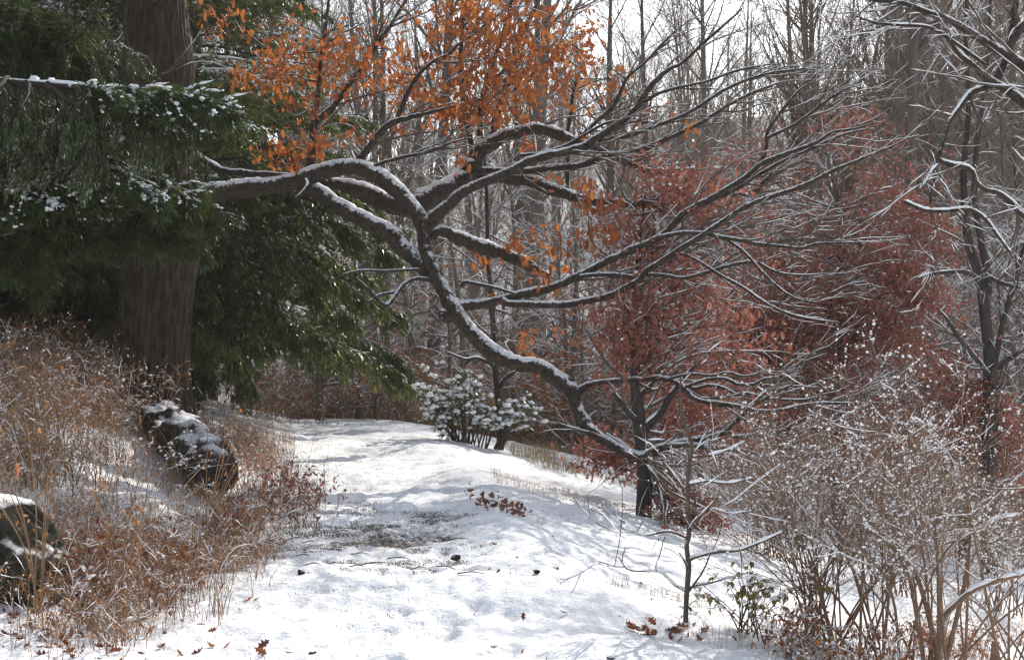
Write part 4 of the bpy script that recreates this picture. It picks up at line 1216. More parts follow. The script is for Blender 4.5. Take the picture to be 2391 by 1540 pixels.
x, y, z = crown_at(2312, 22)
bt = np.array([(x, y, z - .3, .16), tuple(pt(2312, 900, 17, 22)), tuple(pt(2312, 850, 14.5, 22)), tuple(pt(2305, 782, 13, 22)), tuple(pt(2298, 715, 13, 22)), tuple(pt(2288, 649, 11, 22)), tuple(pt(2265, 582, 10, 22)), tuple(pt(2255, 515, 9, 22)), tuple(pt(2250, 400, 7.5, 22)), tuple(pt(2262, 250, 6, 22)), tuple(pt(2255, 80, 5, 22)), tuple(pt(2265, -120, 3, 22))])
traced_tree('dark_bare_tree', (x, y, z - .1), [(bt, 0, 0),
    ([(2305,690,9),(2308,649,9),(2298,600,8.5),(2288,548,8),(2282,515,7.5),(2275,440,7),(2282,330,6),(2300,200,5),(2310,60,4),(2315,-100,2)], 22, 21.8),
    ([(2322,850,8),(2330,810,7),(2343,750,6.5),(2358,699,6),(2375,640,5.5),(2391,582,5),(2420,500,4),(2450,380,2)], 22, 21.6),
    ([(2318,890,6),(2290,850,5.5),(2240,790,5),(2214,749,4),(2190,720,2)], 22, 21.2),
    ([(2330,860,6),(2360,835,5.5),(2391,815,5),(2440,790,4)], 22, 21.4),
    ([(2298,660,6),(2255,635,5.5),(2210,635,5),(2170,640,4),(2140,650,2)], 22, 21.2),
    ([(2300,640,6),(2340,660,5.5),(2391,672,5),(2450,680,3)], 21.6, 21)],
    'dark twin-stemmed bare tree with snowy boughs near the right edge', 'dark_bark', 31, dens=3.6)
x, y, z = crown_at(2580, 14.5)
tb = np.array([(x, y, z - .3, .2), (x, y, z + 1.5, .17), (x - .05, y, z + 3, .14), (x, y, z + 4.8, .11), (x + .1, y, z + 7, .06), (x, y, z + 9, .02)])
traced_tree('overhanging_tree', (x, y, z - .1), [(tb, 0, 0),
    ([(2580,330,16),(2480,235,14),(2391,154,12),(2345,126,11),(2295,94,10),(2228,53,8.5),(2161,27,7),(2108,7,6),(2041,0,5),(1990,-8,3),(1940,-5,2)], 14.5, 15.2),
    ([(2580,420,16),(2480,310,14),(2391,240,12),(2360,215,11),(2328,196,10),(2295,174,8),(2270,150,7),(2248,134,6),(2228,108,5),(2211,87,4),(2190,60,2)], 14.5, 15.0),
    ([(2330,197,9),(2322,196,9),(2300,203,8),(2271,214,8),(2258,226,7.5),(2245,244,7),(2232,262,6),(2221,276,5.5),(2212,298,5),(2205,321,5),(2198,345,5),(2191,368,5),(2186,401,4.5),(2176,430,4),(2172,470,3.5),(2176,510,2)], 14.9, 14.5),
    ([(2326,193,10),(2333,170,10),(2345,145,9),(2352,130,9),(2358,105,8.5),(2366,60,8),(2372,0,7),(2375,-80,6)], 14.9, 14.9),
    ([(2360,105,9),(2372,80,11),(2391,60,12),(2440,30,12)], 14.8, 14.6),
    ([(2192,372,6),(2201,378,6.5),(2225,385,6.5),(2245,388,6.5),(2262,393,6),(2273,403,5.5),(2279,425,5.5),(2300,442,5.5),(2328,448,6),(2345,460,7),(2362,475,8),(2391,501,9),(2440,540,10),(2560,640,11)], 14.4, 14.5),
    ([(2190,385,5),(2175,400,4),(2160,425,3.5),(2148,440,2)], 14.4, 14.2),
    ([(2300,150,4),(2200,80,4),(2160,62,4),(2090,58,3.5),(2040,52,3),(2000,38,2)], 14.8, 14.4),
    ([(2110,470,5),(2160,490,5),(2210,492,5),(2262,488,5),(2300,510,4.5),(2330,550,4),(2360,590,3)], 14.3, 14.0)],
    'bare tree outside the right edge whose snowy limbs overhang the upper right corner', 'limb_bark', 32, dens=3.6, bias=(-0.15, 0, 0.1))

g = ray(1168, 1050)
traced_tree('slender_tree', tuple(g), [(np.array([np.append(g - [0, 0, .2], .06), pt(1168, 1045, 8.5, g[1]), pt(1166, 960, 8.5, g[1]), pt(1160, 890, 8, g[1]), pt(1155, 840, 7, g[1]), pt(1150, 740, 6, g[1]), pt(1140, 600, 5, g[1]), pt(1135, 420, 4, g[1]), pt(1120, 260, 2, g[1])]), 0, 0),
    ([(1166,905,6),(1172,893,5),(1190,875,5),(1215,866,4.5),(1230,864,3)], g[1], g[1] - .5),
    ([(1156,860,5),(1140,845,4.5),(1110,835,4),(1085,838,3),(1040,820,2)], g[1], g[1] - .6)],
    'slender dark-stemmed tree rising through the snow-covered evergreen shrub', 'dark_bark', 33, dens=3.0, lens=(0.5, 1.6))

# ------------------------------------------------------------------ evergreen shrub heaped with snow
def leafy_shrub(name, base, h, w, nleaf, label, seed, leafmat, lsize=(0.09, 0.15), snow=1.0, lumps=(0.03, 0.07), hang=0.25, columns=(), nst=34, rst=0.014):
    rng = np.random.default_rng(seed)
    root = empty(name, tuple(base), label, 'shrub')
    tips = []
    st, sr = [], []
    for j in range(nst):
        if len(columns):
            cx, ch, cw = columns[j % len(columns)]
        else:
            cx, ch, cw = 0, h, w
        a = rng.uniform(0, 6.28); q = rng.random() ** 0.6
        tip = np.array([cx + math.cos(a) * cw * q, math.sin(a) * w * 0.7 * q, ch * (1 - 0.35 * q) * rng.uniform(0.6, 1.05)])
        st.append(resample(np.array([[cx * 0.4 + rng.normal() * 0.08, rng.normal() * 0.08, -0.05], [tip[0] * 0.5 + cx * .2, tip[1] * 0.5, tip[2] * 0.6], tip]), 9)); sr.append(np.linspace(rst, rst * 0.3, 9))
    SP, SR = np.array(st), np.array(sr)
    t1 = grow(SP, SR, rng, 6, (30, 70), (0.12, 0.4), k=4, r0=0.6, rmax=0.005, rtip=0.002, t0=0.3, bias=[0, 0, .1])
    V, Fs = tubes([(SP, SR), t1], [5, 3])
    tag(link('stems', mesh_np('stems', V, Fs, M['twig_bark']), root), kind='stuff')
    e = np.concatenate([SP[:, -1], t1[0][:, -1], SP[:, -3]])
    ring = e[rng.integers(0, len(e), nleaf)]
    az = rng.uniform(0, 6.28, nleaf)
    ax = np.stack([np.cos(az), np.sin(az), -hang + rng.normal(size=nleaf) * 0.3], -1)
    pv, pf = small_leaf()
    lm = mesh_np('leaf', pv, pf, M[leafmat])
    order = np.argsort(ring[:, 1])
    pos = ring + norm(ax) * 0.01
    up = np.array([0, 0, 1.0])
    x = norm(ax); y = norm(np.cross(up, x)); z = np.cross(x, y)
    A = np.stack([x, y, z], 1) * rng.uniform(*lsize, (nleaf, 1, 1))
    from mathutils import Matrix
    for q in order[:300]:
        m = Matrix.Identity(4)
        for c in range(3):
            for r in range(3): m[r][c] = A[q, c, r]
            m[c][3] = pos[q, c]
        o = link('leaf', lm, root)
        o.matrix_local = m
    if nleaf > 300:
        V, Fs = replicate(pv, pf, A[order[300:]], pos[order[300:]])
        tag(link('leaves', mesh_np('leaves', V, Fs, M[leafmat]), root), kind='stuff')
    k = int(nleaf * 0.55 * snow)
    i = rng.choice(nleaf, k)
    V, Fs = blobs(pos[i] + x[i] * 0.04 + np.array([0, 0, 0.022]), rng.uniform(*lumps, k), rng, 0.62)
    tag(link('snow_clumps', mesh_np('snow_clumps', V, Fs, M['snow']), root), kind='stuff')
    return root
g = ray(1105, 1040)
s_ = g[1] / F
leafy_shrub('evergreen_shrub', g, 1.9, 0.7, 1250, 'broad evergreen shrub heaped with snow at the crest right of the path', 41, 'laurel', (0.09, 0.16), 1.0, (0.025, 0.06),
            columns=((-105 * s_, 205 * s_, .3), (-20 * s_, 200 * s_, .4), (40 * s_, 120 * s_, .45), (130 * s_, 130 * s_, .22), (-70 * s_, 130 * s_, .55)), nst=52)
g = ray(1745, 1475)
leafy_shrub('laurel_shrub', g, 0.42, 0.38, 300, 'low laurel with yellow-green leaves and snow left of the brown multi-stemmed shrubs', 42, 'pale_laurel', (0.03, 0.06), 0.4, (0.008, 0.022), hang=0.9, nst=18, rst=0.005)

# ------------------------------------------------------------------ sapling and the multi-stemmed brown shrubs
def stick_shrub(name, base, h, w, nstem, label, seed, mat='shrub_bark', blob_n=4200, blob_s=(0.0028, 0.0105), group=None, fan=None, rst=0.008, arch=(), cat='shrub', dens=1.0, cover=.24):
    rng = np.random.default_rng(seed)
    root = empty(name, tuple(base), label, cat, group)
    st, sr = [], []
    for j in range(nstem):
        a = rng.uniform(0, 6.28); q = rng.random() ** 0.5
        b0 = np.array([rng.normal() * 0.13, rng.normal() * 0.14, -0.06])
        top = np.array([math.cos(a) * w * q + (fan or 0), math.sin(a) * w * q, h * (1 - 0.4 * q * q) * rng.uniform(0.75, 1.05)])
        mid = b0 * 0.5 + np.array([top[0] * 0.32, top[1] * 0.32, top[2] * 0.55]) + rng.normal(size=3) * 0.05
        st.append(resample(np.array([b0, mid, top]), 14)); sr.append(np.linspace(1, 0.2, 14) * rst * rng.uniform(0.6, 1.25))
    SP, SR = np.array(st), np.array(sr)
    for s in range(len(SP)):
        V, Fs = tubes([(SP[s:s + 1], SR[s:s + 1])], [7])
        o = link('stem', mesh_np('stem', V, Fs, M[mat]), root)
    t1 = grow(SP, SR, rng, 8.5 * dens, (25, 60), (0.25, 0.9), k=7, r0=0.55, rmax=0.006, rtip=0.0018, wig=0.13, bias=[0, 0, 0.12], t0=0.25)
    t2 = grow(t1[0], t1[1], rng, 8.5 * dens, (25, 60), (0.1, 0.42), k=5, r0=0.65, rmax=0.0035, rtip=0.0014, wig=0.15, bias=[0, 0, 0.1], t0=0.1)
    t3 = grow(t2[0], t2[1], rng, 7 * dens, (25, 60), (0.05, 0.2), k=3, r0=0.8, rmax=0.002, rtip=0.0012, wig=0.15, t0=0.1)
    V, Fs = tubes([t1, t2, t3], [4, 3, 3])
    tag(link('twigs', mesh_np('twigs', V, Fs, M[mat]), root), kind='stuff')
    sv = snow_tubes([(SP, SR), t1, t2], [5, 4, 3], rng, cover=cover, hk=0.5, hmin=0.003, wk=0.8, steep=0.6)
    e = np.concatenate([ends_of(t2[0], rng, blob_n // 2, 0.2), ends_of(t3[0], rng, blob_n // 2, 0.2)])
    V, Fs = blobs(e + np.array([0, 0, 0.005]), rng.uniform(0, 1, len(e)) ** 2.2 * (blob_s[1] - blob_s[0]) + blob_s[0], rng, 0.8, small=True)
    off = len(V)
    V = np.concatenate([V, sv[0]]); Fs = [*Fs, *[f + off for f in sv[1]]]
    tag(link('twig_snow', mesh_np('twig_snow', V, Fs, M['snow']), root), kind='stuff')
    for q in arch:
        qq = resample(q, 30); P, Rd = qq[None, :, :3] - np.array(base), qq[None, :, 3]
        V, Fs = tubes([(P, Rd)], [9]); o = link('stem', mesh_np('stem', V, Fs, M[mat]), root)
        sv = snow_tubes([(P, Rd)], [8], rng, cover=1, hk=0.7, hmin=0.012, wk=1.0)
        link('snow', mesh_np('snow', sv[0], sv[1], M['snow']), o)
    return root

SH = 'brown multi-stemmed shrubs at the right'
g = ray(1945, 1505); d = g[1]
stick_shrub('bare_shrub', g, 1.5, 1.05, 34, 'brown shrub with a thick clump of stems, left of the others at lower right', 51, group=SH)
g = ray(2170, 1575); d = g[1]
stick_shrub('bare_shrub', g, 1.7, 1.15, 17, 'brown shrub with stout forking stems in the bottom right, its arching bough lined with snow', 52, group=SH, rst=0.010,
            arch=[np.array([np.append(at(2185, 1560, d), 0.0186), np.append(at(2200, 1450, d), 0.0174), np.append(at(2238, 1405, d - .1), 0.0155), np.append(at(2278, 1375, d - .2), 0.0136), np.append(at(2330, 1355, d - .3), 0.0124), np.append(at(2391, 1338, d - .4), 0.0112), np.append(at(2470, 1310, d - .4), 0.0062)]),
                  np.array([np.append(at(2195, 1550, d), 0.0161), np.append(at(2150, 1370, d), 0.0136), np.append(at(2110, 1300, d), 0.0112), np.append(at(2030, 1235, d), 0.0074), np.append(at(1990, 1210, d), 0.0037)]),
                  np.array([np.append(at(2210, 1540, d), 0.0149), np.append(at(2255, 1350, d), 0.0124), np.append(at(2265, 1270, d), 0.0099), np.append(at(2320, 1215, d), 0.0087), np.append(at(2391, 1200, d), 0.0062)])])
g = ray(2340, 1560); d = g[1]
stick_shrub('bare_shrub', g, 1.5, 1.0, 13, 'brown shrub at the right edge behind the snowy arching bough', 53, group=SH, rst=0.011)
for (u, dd, h, w, n, sd, lab) in [(2080, 14.6, 1.75, 1.2, 22, 54, 'snow-speckled brown shrub behind the thick-clumped one'), (2340, 15.5, 1.9, 1.3, 22, 55, 'snow-speckled brown shrub farther back at the right edge'), (1790, 15.2, 1.45, 1.0, 26, 56, 'lower snow-speckled shrub between the sapling and the brown clump')]:
    x, y, z = crown_at(u, dd)
    stick_shrub('bare_shrub', (x, y, z), h, w, n, lab, sd, group=SH, rst=0.008)
# stub of a cut stem
g = ray(2318, 1580)
a = resample(np.array([np.append(g - [0, 0, .1], .03), np.append(g + [0.01, 0, .12], .028), np.append(g + [.02, 0, .24], .026)]), 8)
V, Fs = tubes([(a[None, :, :3], a[None, :, 3])], [10])
nV = len(V)
V = np.concatenate([V, a[-1:, :3]]); cap = np.array([(nV - 10 + i, nV - 10 + (i + 1) % 10, nV) for i in range(10)])
o = link('cut_stub', mesh_np('cut_stub', V - g, [*Fs, cap], M['shrub_bark']), None, tuple(g))
tag(o, 'short cut-off stem stub poking up among the shrubs in the bottom right corner', 'stump')

g = ray(1601, 1450); d = g[1]
sp = np.array([np.append(g - [0, 0, .1], 7 / F * d), pt(1601, 1447, 6, d), pt(1603, 1393, 6, d), pt(1608, 1320, 6.5, d), pt(1603, 1273, 5.5, d), pt(1609, 1243, 5.5, d), pt(1606, 1159, 5, d), pt(1608, 1092, 5, d), pt(1616, 1042, 4.5, d), pt(1600, 990, 3.5, d), pt(1588, 930, 2.5, d), pt(1590, 880, 1.5, d)])
traced_tree('sapling', tuple(g), [(sp, 0, 0),
    ([(1607,1315,4),(1616,1303,4),(1660,1290,3.5),(1727,1283,3.5),(1780,1263,3),(1830,1240,2)], d, d - .3),
    ([(1608,1240,4),(1625,1215,4),(1640,1200,3),(1668,1170,2)], d, d - .2),
    ([(1607,1130,3.5),(1650,1123,3),(1700,1128,3),(1760,1115,2)], d, d - .2),
    ([(1612,1066,3),(1660,1062,3),(1700,1050,2.5),(1740,1030,1.5)], d, d + .2),
    ([(1603,1255,3),(1560,1240,2.5),(1500,1248,2),(1455,1215,1.2)], d, d - .3),
    ([(1602,1380,2.5),(1570,1362,2),(1540,1335,1.8),(1470,1330,1.5),(1445,1300,1)], d, d - .4)],
    'thin sapling with snow on its side twigs standing right of the path edge', 'twig_bark', 34, dens=4.0, lens=(0.15, 0.6))

# ------------------------------------------------------------------ brambles and weeds of the bank
def bramble_protos(seed, h=0.8, spread=0.55, n=75, nleaf=160, leaf='tan_leaf', upright=0.5, snow=0.16, lsz=(0.025, 0.06), dots=170):
    rng = np.random.default_rng(seed)
    st, sr = [], []
    for j in range(n):
        a = rng.uniform(0, 6.28)
        b0 = np.array([rng.normal() * spread * 0.55, rng.normal() * spread * 0.55, -0.06])
        hh = h * rng.uniform(0.35, 1.05)
        reach = hh * rng.uniform(0.2, 1.1) * (1.2 - upright)
        dx, dy = math.cos(a) * reach, math.sin(a) * reach
        arch = rng.uniform(0.25, 1.0) if rng.random() > upright else 1.0
        p = np.array([b0, b0 + [dx * .3, dy * .3, hh * .62], b0 + [dx * .75, dy * .75, hh], b0 + [dx * 1.2, dy * 1.2, hh * arch]])
        p[1:] += rng.normal(size=(3, 3)) * 0.03
        st.append(resample(p, 10)); sr.append(np.linspace(1, .3, 10) * rng.uniform(0.0022, 0.0045))
    SP, SR = np.array(st), np.array(sr)
    t1 = grow(SP, SR, rng, 7, (25, 70), (0.1, 0.4), k=5, r0=0.7, rmax=0.0025, rtip=0.0012, wig=0.2, bias=[0, 0, 0.08], t0=0.2)
    t2 = grow(t1[0], t1[1], rng, 8, (25, 70), (0.04, 0.18), k=3, r0=0.8, rmax=0.0018, rtip=0.001, wig=0.2, t0=0.1)
    V, Fs = tubes([(SP, SR), t1, t2], [4, 3, 3])
    sm = mesh_np('stems', V, Fs, M['bramble'])
    lm = None
    if nleaf:
        p = np.concatenate([ends_of(t1[0], rng, nleaf // 2), ends_of(SP, rng, nleaf - nleaf // 2, 0.4)])
        V, Fs = leaves_at(p, rng, lsz, (0, 0, -0.8), 0.7, small_leaf())
        lm = mesh_np('leaves', V, Fs, M[leaf])
    sv = snow_tubes([(SP, SR), t1, t2], [4, 3, 3], rng, cover=snow, hk=0.7, hmin=0.0035, wk=1.1)
    p = ends_of(t1[0], rng, dots, 0.1)
    V, Fs = blobs(p, rng.uniform(0, 1, dots) ** 2 * 0.012 + 0.004, rng, 0.75, small=True)
    off = len(V)
    V = np.concatenate([V, sv[0]]); Fs = [*Fs, *[f + off for f in sv[1]]]
    nm = mesh_np('stem_snow', V, Fs, M['snow'])
    return sm, lm, nm

BR = [bramble_protos(400 + i, h=[0.62, 0.78, 0.5, 0.6, 0.38][i], spread=[.55, .5, .6, .5, .5][i], n=[56, 60, 54, 56, 46][i], nleaf=[120, 60, 150, 100, 150][i], upright=[.4, .6, .3, .7, .5][i]) for i in range(5)]
SEED = [bramble_protos(420 + i, h=0.45, spread=0.3, n=26, nleaf=150, leaf='fallen_leaf' if i == 0 else 'red_leaf', upright=.7, snow=.3, lsz=(0.03, 0.07), dots=40) for i in range(2)]
WEED = [bramble_protos(430 + i, h=0.4 - .1 * i, spread=0.4, n=22, nleaf=70, leaf='tan_leaf', upright=.8, snow=.2, lsz=(0.015, 0.04), dots=20) for i in range(2)]

def put_bush(pro, name, loc, label, cat, group, rz, s):
    sm, lm, nm = pro
    root = empty(name, tuple(loc), label, cat, group, rz)
    root.scale = (s, s, s)
    tag(link('stems', sm, root), kind='stuff')
    if lm: tag(link('leaves', lm, root), kind='stuff')
    tag(link('stem_snow', nm, root), kind='stuff')
    return root

rng = np.random.default_rng(91)
LB = 'orange-brown bramble flecked with snow on the bank left of the path'
n = 0
tries = 0
while n < 100 and tries < 4000:
    tries += 1
    y = rng.uniform(9.3, 19.5)
    t = -rng.uniform(1.35, 6.0)
    x = float(xc(y)) + t
    u = 1195.5 + x / y * F
    if u < -160 or (y < 11.5 and t > -1.9): continue
    if (x + 4.5) ** 2 + (y - 18) ** 2 < 0.4: continue
    if 60 < u < 560 and y < 14 and rng.random() < 0.25: continue
    i = int(rng.integers(0, 5))
    s = rng.uniform(0.75, 1.2) * (0.62 + 0.38 * min(1, (-t - 1.2) / 1.6)) * (0.62 if y < 11.5 else 1)
    hb = [.68, .85, .55, .65, .42][i] * s
    if y < 12 and rng.random() < .5: continue
    if abs(u - 370) < 130 and 13 < y < 18.5: s *= .62; hb *= .62
    v0 = 770 + (EYE - float(height(x, y))) / y * F; v1 = v0 - hb / y * F
    if 270 < u < 590 and y < 16.4 and v1 < 1150 and v0 > 960: continue       # the log shows
    if u < 250 and y < 9.8 and v1 < 1400: continue
    if abs(u - 370) < 150 and y > 14: where = 'around the foot of the big oak'
    elif u < 230 and y > 12.5: where = 'on the bank below the left edge hemlock'
    elif u < 300: where = 'just behind the mossy boulder'
    elif u > 520: where = 'along the path edge right of the dark log'
    elif y > 12.5: where = 'high on the bank beside the dark log'
    else: where = 'low on the bank in front of the dark log'
    kind = ['arching', 'tall', 'matted low', 'upright', 'small leafy'][i]
    put_bush(BR[i], 'bramble_bush', (x, y, float(height(x, y)) - 0.02), f'{kind} tan bramble flecked with snow {where}', 'bramble', f'{kind} brambles {where}', rng.uniform(0, 6.28), s)
    n += 1
LC = 'brown leafless thicket bush where the path dips out of sight behind the crest'
for j in range(46):
    y = rng.uniform(23.5, 33)
    u = rng.uniform(560, 1010) if j < 26 else rng.uniform(1010, 1500)
    x = (u - 1195.5) / F * y
    if abs(x - xc(y)) < 0.9 and y < 29: y = 31 + rng.random() * 3; x = (u - 1195.5) / F * y
    if x - xc(y) > 0 and y < 27.5: y += 4.5; x = (u - 1195.5) / F * y
    i = int(rng.integers(0, 5)); lab = ['arching', 'tall', 'matted', 'upright', 'low leafy'][i] + ' brown thicket bush ' + ('left of the snowy evergreen shrub past the crest' if u < 1010 else 'right of the snowy evergreen shrub past the crest')
    put_bush(BR[i], 'thicket_bush', (x, y, float(height(x, y)) - 0.02), lab, 'bush', lab.replace(' bush', ' bushes'), rng.uniform(0, 6.28), rng.uniform(1.1, 2.0))
LS = 'small russet-leaved oak seedling on the bank edge just left of the path'
for (u, v, s) in [(690, 1165, 1.1), (715, 1190, .9), (660, 1190, 1.0), (640, 1150, .9), (620, 1200, .8), (700, 1225, .7), (580, 1110, .8), (560, 1060, .8), (600, 1230, .8), (545, 1240, .7)]:
    g = ray(u, v)
    put_bush(SEED[int(rng.integers(0, 2))], 'oak_seedling', g - [0, 0, .02], LS, 'seedling', 'oak seedlings at the bank edge', rng.uniform(0, 6.28), s)
LW = 'sparse dry weed with small withered leaves poking through the snow at lower left'
for j in range(58):
    u = rng.uniform(-20, 620); v = rng.uniform(1290, 1545)
    if u > 240 + (1545 - v) * 1.6: continue
    g = ray(u, v, 4.0)
    put_bush(WEED[j % 2] if j % 5 else SEED[0], 'dry_weed', g - [0, 0, .02], ('russet-leaved' if j % 5 == 0 else ('taller' if j % 2 == 0 else 'shorter')) + ' dry weed poking through the snow ' + (w_ := 'below the mossy boulder' if u < 220 else ('in the bottom left foreground' if v > 1440 else 'on the lower bank towards the path')), 'weed', ('russet' if j % 5 == 0 else ('taller' if j % 2 == 0 else 'shorter')) + ' dry weeds ' + w_, rng.uniform(0, 6.28), rng.uniform(.55, 1.0))
r7 = np.random.default_rng(44)
for j in range(34):
    u = r7.uniform(130, 560); v = r7.uniform(1190, 1340)
    g = ray(u, v, 4.0)
    i = 4 if j % 3 else 2
    put_bush(BR[i] if j % 2 else WEED[0], 'straw_tuft', g - [0, 0, .02], ('leafy' if j % 2 == 0 else ('small dense' if i == 4 else 'matted')) + ' straw-coloured tuft in the thin snow between boulder and dark log', 'dry plant', ('leafy' if j % 2 == 0 else ('small dense' if i == 4 else 'matted')) + ' straw tufts between boulder and log', r7.uniform(0, 6.28), r7.uniform(.5, .8))
for j in range(13):
    u = r7.uniform(1850, 2440); v = r7.uniform(1490, 1575)
    g = ray(u, v, 4.0)
    put_bush(SEED[j % 2] if j % 3 else BR[4], 'low_scrub', g - [0, 0, .02], ('tan' if j % 3 == 0 else ('dark-leaved' if j % 2 == 0 else 'russet-leaved')) + ' low scrub at the foot of the brown multi-stemmed shrubs', 'scrub', ('tan' if j % 3 == 0 else ('dark-leaved' if j % 2 == 0 else 'russet-leaved')) + ' scrub under the shrubs', r7.uniform(0, 6.28), r7.uniform(.5, .8))
# tall thin weeds that rise in front of the bank
for (u, v, lab, sd) in [(275, 1440, 'tall many-stemmed dry weed right of the mossy boulder', 61), (95, 1430, 'tall bent dry weed rising in front of the mossy boulder', 62), (480, 1300, 'tall sparse dry weed leaning towards the path between boulder and path', 63)]:
    g = ray(u, v, 4.0)
    r2 = np.random.default_rng(sd)
    root = empty('tall_weed', tuple(g), lab, 'weed')
    sp, sr = [], []
    for j in range(9):
        top = np.array([r2.normal() * 0.22 + (0.3 if j > 6 else 0), r2.normal() * .12, r2.uniform(0.55, 1.15)])
        sp.append(resample(np.array([[r2.normal() * .02, r2.normal() * .02, -.05], top * [.35, .35, .55], top]), 12)); sr.append(np.linspace(.0055, .0022, 12))
    SP, SR = np.array(sp), np.array(sr)
    for j in range(9):
        V, Fs = tubes([(SP[j:j + 1], SR[j:j + 1])], [6]); link('stem', mesh_np('stem', V, Fs, M['bramble']), root)
    t1 = grow(SP, SR, r2, 7, (25, 55), (.1, .4), k=5, r0=.6, rmax=.002, rtip=.0012, t0=.35, bias=[0, 0, .1])
    V, Fs = tubes([t1], [3]); tag(link('twigs', mesh_np('twigs', V, Fs, M['bramble']), root), kind='stuff')
    V, Fs = leaves_at(ends_of(t1[0], r2, 46), r2, (.02, .05), (0, 0, -1), .5, small_leaf())
    tag(link('leaves', mesh_np('leaves', V, Fs, M['tan_leaf']), root), kind='stuff')
# little shrub with pompoms of snow before the log
g = ray(395, 1150)
stick_shrub('snow_dotted_shrub', g, 0.42, 0.3, 9, 'little twiggy shrub dotted with fluffy snow beside the dark log', 64, mat='bramble', blob_n=170, blob_s=(.006, .022), rst=.005, dens=0.6)

# ------------------------------------------------------------------ log, boulder, stones
def rock(name, loc, size, seed, label, cat, mat='rock', group=None, tilt=(0, 0, 0), cuts=7, sub=4):
    import bmesh
    from mathutils import Vector, Euler
    bm = bmesh.new()
    bmesh.ops.create_icosphere(bm, subdivisions=sub, radius=1.0)
    r2 = random.Random(seed)
    planes = [(Vector((r2.uniform(-1, 1), r2.uniform(-1, 1), r2.uniform(-.6, 1))).normalized(), r2.uniform(0.55, 0.85)) for _ in range(cuts)]
    V = np.array([v.co for v in bm.verts])
    for nn, dd in planes:
        nn = np.array(nn); e = V @ nn - dd
        V = V - np.where(e > 0, e * 0.9, 0)[:, None] * nn
    q = fbm(V[:, 0] * 2 + 5, V[:, 1] * 2 + V[:, 2] * 1.7, seed, 1.2, 4) - .45
    V = V * (1 + 0.26 * q)[:, None]
    if sub > 3:
        q = fbm(V[:, 0] * 7 + V[:, 2] * 3, V[:, 1] * 7 + V[:, 2] * 6, seed + 3, 1.0, 4) - .45
        V = V * (1 + 0.16 * q)[:, None]
    V = V * np.array(size)
    for v, c in zip(bm.verts, V): v.co = c
    me = bpy.data.meshes.new(name); bm.to_mesh(me); bm.free()
    me.materials.append(M[mat])
    for p in me.polygons: p.use_smooth = True
    o = link(name, me, None, tuple(loc), tilt)
    return tag(o, label, cat, group)

g = ray(120, 1420, 4.0)
d = g[1] + .35
rock('boulder', (at(45, 1300, d)[0], d, g[2] + .16), (.74, .5, .40), 5, 'dark mossy boulder capped with snow at the lower left edge', 'boulder', tilt=(0, R(24), R(12)), sub=5)
g2 = ray(190, 1415, 4.0)
rock('boulder', (g2[0] - .02, g2[1] + .15, g2[2] + .02), (.17, .2, .15), 8, 'small dark rock tucked against the right foot of the mossy boulder', 'rock', sub=4)

def log():
    g0 = ray(478, 1160); g1_ = at(385, 985, g0[1] + 2.6)
    p = resample(np.array([np.append(g0 + [.02, -.05, .12], .15), np.append(g0 + [-.02, .3, .24], .22), np.append((g0 + g1_) / 2 + [0.05, 0, .10], .24), np.append(g1_ + [0, 0, -.05], .24), np.append(g1_ + [-.15, .6, -.1], .2)]), 60)
    P, Rd = p[None, :, :3], p[None, :, 3].copy()
    V, Fs = tubes([(P, Rd)], [40])
    cen = np.repeat(P[0], 40, 0); nn = norm(V - cen)
    q = fbm(V[:, 0] * 4 + V[:, 2] * 3, V[:, 1] * 4 + V[:, 2] * 2, 3, 1.2, 4) - .45
    V = V + nn * (q * .34)[:, None]
    q = fbm(V[:, 0] * 22 + V[:, 2] * 13, V[:, 1] * 10 + V[:, 2] * 19, 6, 1, 3) - .45
    V = V + nn * (q * .1)[:, None]
    c = P[0, 0] + np.array([0.02, -.07, 0])
    root = np.array(g0)
    cap = np.array([((i + 1) % 40, i, len(V)) for i in range(40)])
    V = np.concatenate([V, c[None]])
    o = link('fallen_log', mesh_np('fallen_log', V - root, [*Fs, cap], M['log_bark']), None, tuple(root))
    tag(o, 'thick dark rotting log sloping down the bank from the foot of the big oak', 'log')
    # snow lying along its back
    sv = snow_tubes([(P[:, 10:58], Rd[:, 10:58] * .8)], [10], np.random.default_rng(3), cover=1, hk=.12, hmin=.01, wk=.5, lump=1.0)
    link('snow', mesh_np('snow', sv[0] - root, sv[1], M['snow']), o)
log()
g = ray(560, 1185)
rock('stone', (g[0], g[1], g[2] + .02), (.16, .15, .12), 15, 'rough stone half under snow at the foot of the dark log', 'stone')
for (u, v, s, sd, lab) in [(1064, 1302, .062, 3, 'dark wedge-shaped stone with a snow cap on the bare patch of the path'), (702, 1336, .05, 4, 'small dark stone at the left end of the bare patch on the path'), (948, 1362, .032, 5, 'small flat pebble below the bare patch on the path'),
                           (1295, 1328, .05, 6, 'dark flat stone on the shaded slope right of the path'), (1255, 1335, .035, 7, 'smaller dark stone left of the flat one on the shaded slope'), (1312, 1484, .03, 9, 'lone dark pebble in the bright snow at lower centre right'), (1426, 1536, .03, 10, 'dark pebble near the bottom edge right of centre'), (730, 1528, .04, 11, 'dark clod of earth in the snow near the bottom edge left of centre')]:
    g = ray(u, v, 4.0); s *= .72
    rock('stone', (g[0], g[1], g[2] + s * .1), (s, s * .8, s * .6), sd, lab, 'stone', tilt=(0, 0, sd * 1.3), sub=3)

